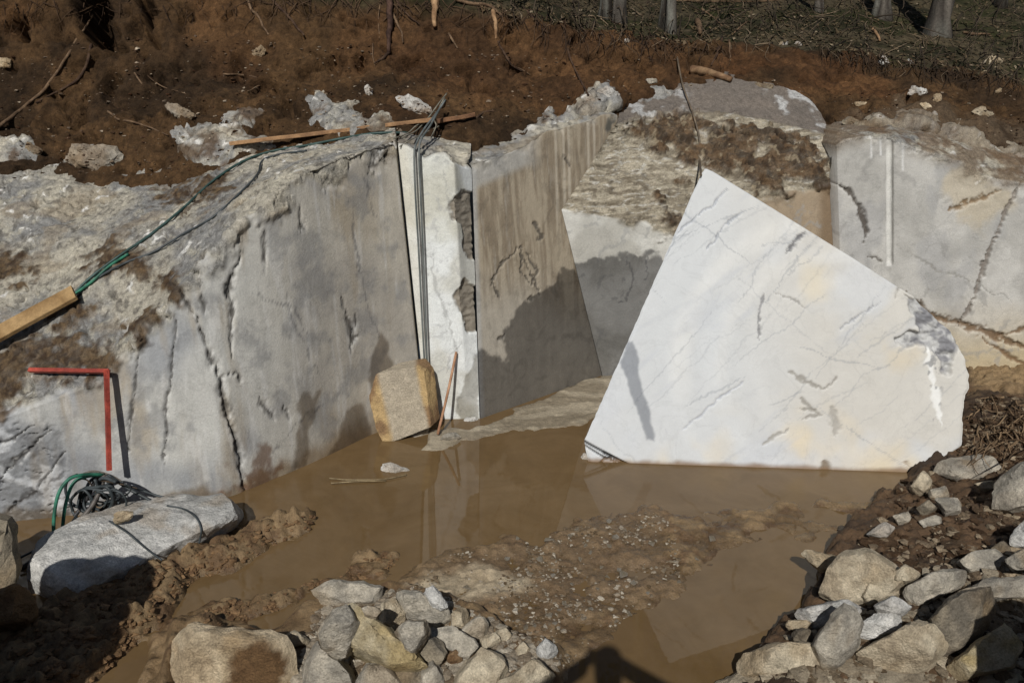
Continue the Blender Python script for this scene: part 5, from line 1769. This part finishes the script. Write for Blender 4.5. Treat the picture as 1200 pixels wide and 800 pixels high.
tube('cable', 'thin black cable looping down the front of the grey block', 'cable', lay([(196, 594), (215, 598), (230, 608), (236, 622), (233, 638)], .012), .006, BLK, BL2, M_HOSE)
tube('cable', 'thin black cable trailing down to the mud', 'cable', lay([(128, 612), (150, 626), (170, 642), (190, 658)], .012), .006, BLK, BL2, M_HOSE)
for k, (pp, lab) in enumerate((
        ([(124, 556, 4.98), (134, 578, 4.97), (120, 596, 4.93), (100, 600, 4.9), (92, 588, 4.92), (104, 572, 4.96)], 'black hose coiled once under the knot'),
        ([(118, 554, 4.98), (104, 566, 4.96), (98, 590, 4.92), (110, 606, 4.88), (130, 600, 4.9)], 'black hose bent double left of the coil'),
        ([(126, 556, 4.97), (150, 572, 4.98), (176, 586, 4.96), (190, 596, 4.9), (180, 604, 4.85)], 'black hose drooping right of the knot'),
        ([(122, 556, 4.96), (140, 590, 4.92), (160, 602, 4.88), (176, 598, 4.88)], 'dark cable lying beside the cream stone'),
        ([(95, 556, 4.95), (110, 552, 4.98), (132, 558, 5.0), (150, 570, 5.0)], 'frayed grey rope end at the knot'),
        ([(90, 604, 4.85), (80, 616, 4.78), (66, 624, 4.72), (48, 640, 4.62), (20, 655, 4.5)], 'black hose running left along the block'))):
    tube('hose', lab, 'hose', [RP(*q) for q in pp], .011 if k < 3 else .008, (BLK, srgb(120, 112, 100))[k == 4], (BL2, srgb(90, 84, 76))[k == 4], M_HOSE)
_rl = np.random.default_rng(5)
for k in range(10):
    cx_, cy_ = _rl.uniform(96, 140), _rl.uniform(570, 592)
    rx_, ry_, ph = _rl.uniform(12, 34), _rl.uniform(8, 20), _rl.uniform(0, 6.3)
    pp = [RP(cx_ + rx_ * math.cos(ph + t), cy_ + ry_ * math.sin(ph + t) + _rl.normal(0, 2), 4.9 + .06 * math.sin(t * .7 + ph)) for t in np.linspace(0, _rl.uniform(3.5, 6.8), 9)]
    tube('cable', 'black cable looped in the tangle below the red bar', 'cable', pp, _rl.uniform(.006, .012), BLK, BL2, M_HOSE, 'cable loops tangled below the red bar')
for k in range(9):
    a = np.array([random.uniform(85, 128), random.uniform(556, 606)])
    b = a + np.array([random.uniform(-30, 70), random.uniform(4, 30)])
    Y0 = 4.95 + random.uniform(-.05, .05)
    m_ = (a + b) / 2 + np.array([0, random.uniform(-10, 6)])
    tube('twig', 'dry twig tangled with the hoses on the grey block', 'twig', [RP(a[0], a[1], Y0), RP(m_[0], m_[1], Y0 - .02), RP(b[0], min(b[1], 612), Y0)], [.007, .005, .003], srgb(120, 104, 86), srgb(70, 60, 50), M_ROOT, 'twigs tangled with the hoses', sides=6)
for k, pp in enumerate(([(386, 560), (410, 562), (450, 561), (476, 556)], [(388, 566), (415, 564), (452, 563)])):
    tube('reed', ('longer', 'shorter')[k] + ' dry stem floating in the water beside the white shard', 'stem', [G(x, y, .012) for x, y in pp], .006, srgb(150, 134, 104), srgb(120, 104, 78), M_ROOT, 'stems floating by the shard', sides=6)

# roots and branches of the bank
DKR, TAN, PALE = (srgb(58, 44, 36), srgb(84, 66, 52)), (srgb(122, 100, 78), srgb(88, 70, 54)), (srgb(170, 138, 104), srgb(134, 104, 76))
roots = [
    ([(-10, 156), (20, 134), (40, 118), (62, 94), (78, 70), (90, 48), (107, 18)], .016, TAN, 'long bare branch curving up the bank at upper left', 'branch'),
    ([(106, 54), (104, 72), (94, 92), (78, 104), (58, 112), (44, 122)], .014, DKR, 'dark crooked root below the hollow at upper left', 'root'),
    ([(158, 86), (168, 102), (181, 111)], .008, TAN, 'short pale root right of the long branch', 'root'),
    ([(164, 74), (174, 90), (192, 103), (224, 112)], .006, TAN, 'thin pale root curving right below the hollow', 'root'),
    ([(127, 132), (140, 140), (162, 146), (180, 152), (198, 160)], .010, TAN, 'root lying across the soil above the beige outcrop', 'root'),
    ([(289, -2), (294, 12), (304, 22), (309, 32), (316, 42)], .014, TAN, 'grey root stub hanging in at the top, left', 'root'),
    ([(316, -2), (330, 12), (344, 26), (352, 38), (358, 42)], .014, DKR, 'dark root slanting in at the top left of centre', 'root'),
    ([(262, 88), (280, 88), (296, 90), (308, 93), (309, 98), (300, 102), (290, 108)], .008, TAN, 'small curled root in the middle of the left bank', 'root'),
    ([(447, -2), (444, 16), (444, 30), (444, 46)], .006, TAN, 'thin root left of the forked stump root', 'root'),
    ([(437, 52), (437, 66), (440, 78)], .006, TAN, 'thin root below the forked stump root', 'root'),
    ([(455, -4), (455, 14), (456, 36), (457, 62)], .034, (srgb(86, 66, 56), srgb(56, 42, 36)), 'thick dark stump root hanging down the bank', 'root'),
    ([(460, 16), (466, 28), (471, 40), (472, 52)], .012, TAN, 'pale fork of root right of the stump root', 'root'),
    ([(462, -2), (472, 12), (482, 22), (492, 30)], .010, DKR, 'brown root slanting right from the stump root', 'root'),
    ([(456, 62), (448, 70), (440, 76)], .014, DKR, 'dark tip of root below the stump root', 'root'),
    ([(509, -4), (510, 14), (511, 34)], .034, PALE, 'pale broken root stub at the top', 'root'),
    ([(578, 16), (580, 30), (582, 48)], .022, PALE, 'short pale broken root below the lip', 'root'),
    ([(534, 2), (552, 7), (574, 8), (584, 18), (592, 24)], .018, TAN, 'grey root running along the lip of the bank', 'root'),
    ([(522, 36), (530, 46), (536, 58)], .012, TAN, 'crooked root between the two pale broken ones', 'root'),
    ([(612, 10), (624, 22), (632, 34), (645, 40)], .012, DKR, 'dark root at the lip left of the trees', 'root'),
    ([(584, 50), (590, 64), (598, 76), (612, 84)], .012, DKR, 'dark root trailing below the short pale one', 'root'),
    ([(557, 140), (566, 133), (576, 131), (586, 133)], .010, DKR, 'dark twig curling off the end of the plank', 'twig'),
    ([(604, 78), (612, 82), (624, 90)], .008, TAN, 'pale twig lying in the reddish soil', 'twig'),
    ([(690, 112), (676, 88), (664, 60), (668, 44)], .010, DKR, 'dark root fan below the tree trunks', 'root'),
    ([(846, 46), (840, 64), (834, 78)], .014, DKR, 'dark stub in the orange soil right of the cable, left', 'root'),
    ([(854, 48), (855, 62), (856, 72)], .012, TAN, 'stub in the orange soil right of the cable, right', 'root'),
    ([(817, 28), (819, 36), (820, 44)], .035, TAN, 'short grey stump on the lip right of the cable', 'stump'),
    ([(1022, 36), (1028, 44), (1031, 50)], .02, PALE, 'pale broken branch on the forest floor at upper right', 'branch'),
    ([(1128, 40), (1144, 42), (1160, 42)], .02, TAN, 'fallen branch right of the right tree', 'branch'),
    ([(790, 2), (830, 3), (880, 3), (920, 2)], .012, TAN, 'long thin fallen branch at the top edge', 'branch'),
    ([(822, 12), (836, 22), (846, 32)], .012, TAN, 'fallen branch slanting on the forest floor above the log', 'branch'),
    ([(860, 40), (868, 32), (876, 26)], .010, TAN, 'twig pointing up on the lip above the orange soil', 'twig'),
]
for k, (pp, r_, cc_, lab, cat) in enumerate(roots):
    tube(cat, lab, cat, blur(lay(pp, r_ * 1.3, 4), 1), [r_ * 1.15, r_, r_ * .6], cc_[0], cc_[1], M_ROOT, 'roots and branches on the bank', sides=8, rough=r_ * 1.2, n=2, seed=k + 3)


def fringe(name, label, cat, n, x0, x1, y0f, lens, rad, cols, seed, mat=M_ROOT, lift=.03, sway=10):
    rs = np.random.default_rng(seed)
    Vs, Fs, Cs, off = [], [], [], 0
    for k in range(n):
        x = rs.uniform(x0, x1)
        y = y0f(x) + rs.uniform(-6, 10)
        m = rs.integers(3, 6)
        ln = rs.uniform(*lens)
        a = rs.normal(0, .7)
        pts = []
        for i in range(m):
            h = hit(x, max(y, -60))
            if h is None:
                break
            pts.append(np.array(h[0][:]) + np.array(h[1][:]) * lift * rs.uniform(.1, 1.5))
            x += math.sin(a) * ln / m + rs.normal(0, sway * .25)
            y += math.cos(a) * ln / m
        if len(pts) < 3:
            continue
        V, F = tube_geo(spline(pts, 2), [rad * rs.uniform(.6, 1.4), rad * .3], 4)
        Vs.append(V)
        Fs += [tuple(i + off for i in f) for f in F]
        off += len(V)
        t = rs.random()
        Cs.append(np.broadcast_to(cols[0] * (1 - t) + cols[1] * t, V.shape))
    V = np.vstack(Vs)
    me = mesh_of(name, V, Fs, np.vstack(Cs))
    tag(link(name, me, mat), label, cat, kind='stuff')


lip = lambda x: float(np.interp(x, [0, 300, 400, 500, 560, 650, 710, 790, 860, 960, 1010, 1060, 1120, 1200], [-10, -6, -2, 2, 8, 24, 34, 48, 46, 52, 62, 72, 80, 92]))
fringe('root_fringe', 'fine dark rootlets hanging from the lip of the bank', 'roots', 260, 320, 860, lip, (14, 55), .006, (srgb(54, 42, 34), srgb(96, 76, 58)), 21)
fringe('rootlets', 'thin rootlets hanging on the left bank', 'roots', 70, 0, 320, lambda x: 5, (14, 60), .005, (srgb(54, 42, 34), srgb(90, 70, 52)), 22)
fringe('root_mat', 'dark tangled root mat on the lip at the right', 'roots', 160, 960, 1200, lip, (10, 34), .007, (srgb(48, 38, 30), srgb(84, 68, 52)), 23)
fringe('dry_roots', 'dry roots and stems tangled on the mud right of the big block', 'roots', 90, 1140, 1230, lambda x: random.uniform(465, 530), (14, 50), .008, (srgb(60, 46, 34), srgb(150, 126, 98)), 24, lift=.05, sway=22)
fringe('litter_twigs', 'fallen twigs strewn over the forest floor', 'twigs', 260, 640, 1220, lambda x: random.uniform(-20, lip(x)), (10, 40), .006, (srgb(70, 58, 46), srgb(140, 122, 100)), 25, lift=.03, sway=26)


fringe('brushwood', 'tangled dead brush and branches between the trees', 'brush', 200, 600, 1230, lambda x: random.uniform(-30, lip(x) - 6), (14, 60), .009, (srgb(44, 37, 30), srgb(92, 80, 66)), 26, lift=.16, sway=40)
# leaf litter
def litter():
    rs = np.random.default_rng(31)
    Vs, Fs, Cs = [], [], []
    off = 0
    n = 0
    while n < 5000:
        x = rs.uniform(560, 1230)
        y = rs.uniform(-40, lip(x) + 4)
        h = hit(x, y)
        n += 1
        if h is None:
            continue
        p = np.array(h[0][:]) + np.array(h[1][:]) * .012
        s = rs.uniform(.02, .05)
        a = rs.normal(size=3)
        a -= a @ np.array(h[1][:]) * np.array(h[1][:]) * .8
        a /= np.linalg.norm(a)
        b = np.cross(np.array(h[1][:]), a)
        b /= np.linalg.norm(b) + 1e-9
        nn = np.cross(a, b)
        q = [p - a * s, p + b * s * .5 + nn * s * .2, p + a * s, p - b * s * .5 + nn * s * .2]
        Vs += q
        Fs.append((off, off + 1, off + 2, off + 3))
        off += 4
        t = rs.random()
        c = srgb(48, 46, 28) * (1 - t) + srgb(96, 80, 58) * t if rs.random() < .93 else srgb(136, 122, 100)
        Cs += [c] * 4
    me = mesh_of('leaf_litter', np.array(Vs), Fs, np.array(Cs))
    tag(link('leaf_litter', me, M_LEAF), 'dead leaves covering the forest floor', 'leaves', kind='stuff')


litter()


# ------------------------------------------------------------------ trees
def tree(px, py, wpx, H, label, key, seed):
    rs = np.random.default_rng(seed)
    h = hit(px, py)
    base = np.array(h[0][:])
    r = wpx * .5 * h[2] / FPX
    root_ = empty('tree', tuple(base))
    lean = rs.normal(0, .03, 2)
    path = np.array([[lean[0] * z + .03 * math.sin(z * 1.3 + seed), lean[1] * z, z] for z in np.linspace(-.15, H, 26)])
    rad = r * np.interp(np.linspace(-.15, H, 26), [-.15, .05, .25, H], [1.7, 1.25, 1.0, .25])
    V, F = tube_geo(path, rad, 16, r * .8, seed)
    c = mix(key[0], key[1] * .6, sstep(.4, .6, fbm(V * [2.5, 2.5, .5] + base, 10, 4, seed)))
    c = mix(c, srgb(150, 150, 140), .5 * sstep(.56, .66, fbm(V + base, 6, 3, seed + 4)))
    link('trunk', mesh_of('trunk', V, F, c), M_ROOT, root_)
    lv, lf, lc = [], [], []
    cen = []
    for k in range(9):
        z = H * (.52 + .05 * k)
        a = rs.uniform(0, 6.28)
        L = H * .2 * (1.25 - .09 * k)
        p0 = np.array([lean[0] * z, lean[1] * z, z])
        d = np.array([math.cos(a), math.sin(a), .35])
        pts = [p0, p0 + d * L * .5, p0 + d * L + np.array([0, 0, .15 * L])]
        V, F = tube_geo(spline(pts, 3), [r * .3, r * .08], 5)
        link('limb', mesh_of('limb', V, F, np.broadcast_to(key[0], V.shape)), M_ROOT, root_)
        cen += [pts[1], pts[2], pts[2] * .8 + pts[1] * .2 + rs.normal(0, .2, 3)]
    for q in cen:
        for j in range(70):
            p = q + rs.normal(0, .36, 3)
            a = rs.normal(size=3)
            a /= np.linalg.norm(a)
            b = np.cross(a, rs.normal(size=3))
            b /= np.linalg.norm(b)
            s = rs.uniform(.05, .1)
            o_ = len(lv)
            lv += [p - a * s, p + b * s * .5, p + a * s, p - b * s * .5]
            lf.append((o_, o_ + 1, o_ + 2, o_ + 3))
            lc += [srgb(58, 78, 36) * rs.uniform(.7, 1.4)] * 4
    link('crown', mesh_of('crown', np.array(lv), lf, np.array(lc)), M_LEAF, root_)
    tag(root_, label, 'tree', 'trees on the slope above the quarry')


DK, GY = (srgb(46, 41, 36), srgb(66, 60, 54)), (srgb(104, 98, 90), srgb(76, 70, 64))
tree(707, 22, 13, 8, 'dark tree trunk, leftmost of the group above the streaked face', DK, 1)
tree(724, 27, 13, 9, 'blotched grey tree trunk, second from the left', GY, 2)
tree(777, 32, 9, 8, 'dark slim tree trunk just left of the hanging cable', DK, 3)
tree(788, 40, 10, 9, 'pale slim tree trunk above the hanging cable', GY, 4)
tree(1034, 21, 15, 9, 'grey tree trunk above the white stone on the lip', GY, 5)
tree(1099, 43, 21, 10, 'thickest tree trunk with flared foot at upper right', GY, 6)
tree(1170, 8, 9, 8, 'dark tree trunk near the right end of the top edge', DK, 7)
tree(957, 14, 8, 8, 'thin tree trunk at the top edge above the orange soil', GY, 8)


# ------------------------------------------------------------------ photographer, seen only as a shadow
def photographer():
    zb = 1.38
    root_ = empty('person', (0, -.42, zb + .15))
    lo = .12
    J = {'pelvis': (0, 0, .92), 'belly': (0, .0, 1.08), 'chest': (0, .0, 1.30), 'neck': (0, .0, 1.45), 'headb': (0, .10, 1.54), 'head': (0, .16, 1.64), 'headt': (0, .16, 1.73)}
    for s, t in ((-1, 'l'), (1, 'r')):
        J.update({'sh' + t: (.19 * s, 0, 1.40), 'el' + t: (.44 * s, .18, 1.33), 'wr' + t: (.13 * s, .345, 1.55 - lo), 'ha' + t: (.095 * s, .375, 1.59 - lo),
                  'hi' + t: (.10 * s, 0, .88), 'kn' + t: (.12 * s, .03, .48), 'an' + t: (.13 * s, -.01, .08), 'to' + t: (.15 * s, .16, .03)})
    rad = {'pelvis': .15, 'belly': .14, 'chest': .17, 'neck': .06, 'headb': .075, 'head': .095, 'headt': .07, 'sh': .085, 'el': .062, 'wr': .05, 'ha': .042, 'hi': .095, 'kn': .062, 'an': .045, 'to': .04}
    E = [('pelvis', 'belly'), ('belly', 'chest'), ('chest', 'neck'), ('neck', 'headb'), ('headb', 'head'), ('head', 'headt')]
    for t in 'lr':
        E += [('chest', 'sh' + t), ('sh' + t, 'el' + t), ('el' + t, 'wr' + t), ('wr' + t, 'ha' + t), ('pelvis', 'hi' + t), ('hi' + t, 'kn' + t), ('kn' + t, 'an' + t), ('an' + t, 'to' + t)]
    for t, s in (('l', -1), ('r', 1)):                       # four fingers behind the phone, thumb in front of its face
        for k in range(4):
            J['f%s%d' % (t, k)] = (.07 * s, .385 + .004 * k, 1.625 - lo - .018 * k)
            J['g%s%d' % (t, k)] = (.045 * s, .392, 1.628 - lo - .018 * k)
            E += [('ha' + t, 'f%s%d' % (t, k)), ('f%s%d' % (t, k), 'g%s%d' % (t, k))]
        J['th' + t] = (.075 * s, .365, 1.565 - lo)
        J['ti' + t] = (.05 * s, .372, 1.575 - lo)
        E += [('ha' + t, 'th' + t), ('th' + t, 'ti' + t)]
    keys = list(J)
    me = bpy.data.meshes.new('body')
    me.from_pydata([J[k] for k in keys], [(keys.index(a), keys.index(b)) for a, b in E], [])
    o = bpy.data.objects.new('body', me)
    COL.objects.link(o)
    md = o.modifiers.new('skin', 'SKIN')
    sv = me.skin_vertices[0].data if me.skin_vertices else None
    if sv is None:
        bm = bmesh.new()
        bm.from_mesh(me)
        bm.verts.layers.skin.verify()
        bm.to_mesh(me)
        bm.free()
        sv = me.skin_vertices[0].data
    for i, k in enumerate(keys):
        r_ = .009 if k[0] in 'fg' or k[:2] in ('th', 'ti') else rad.get(k, rad.get(k[:2], .05))
        sv[i].radius = (r_, r_ * (.75 if k in ('chest', 'belly', 'pelvis') else 1))
        sv[i].use_root = (k == 'pelvis')
    o.modifiers.new('sub', 'SUBSURF').levels = 2
    dg = bpy.context.evaluated_depsgraph_get()
    me2 = bpy.data.meshes.new_from_object(o.evaluated_get(dg))
    bpy.data.objects.remove(o)
    V = np.array([v.co[:] for v in me2.vertices])
    c = np.where((V[:, 2] > .95)[:, None], srgb(52, 60, 74), srgb(44, 46, 54))
    c = np.where(((V[:, 2] > 1.47) | ((V[:, 1] > .33) & (V[:, 2] > 1.4)))[:, None], srgb(186, 142, 116), c)
    c = np.where(((V[:, 2] > 1.64) | ((V[:, 1] < .0) & (V[:, 2] > 1.55)))[:, None], srgb(44, 34, 28), c)
    paint(me2, c, np.zeros(len(V)))
    me2.polygons.foreach_set('use_smooth', np.full(len(me2.polygons), True))
    me2.name = 'body'
    link('body', me2, M_CLOTH, root_)
    tag(root_, 'person holding up a phone, seen only as the shadow at bottom centre', 'person')
    V, F = tube_geo(np.array([[-.078, -.02, 3.0], [-.07, -.02, 3.0], [.07, -.02, 3.0], [.078, -.02, 3.0]]), .037, 4)
    V = (V - np.array([0, -.02, 3.0])) * np.array([1, .12, 1.4]) + np.array([0, -.02, 3.0])
    ph = recentre(link('phone', mesh_of('phone', V, F, srgb(30, 30, 32)), M_HOSE))
    tag(ph, 'dark phone held up in both hands of the person', 'phone')


photographer()
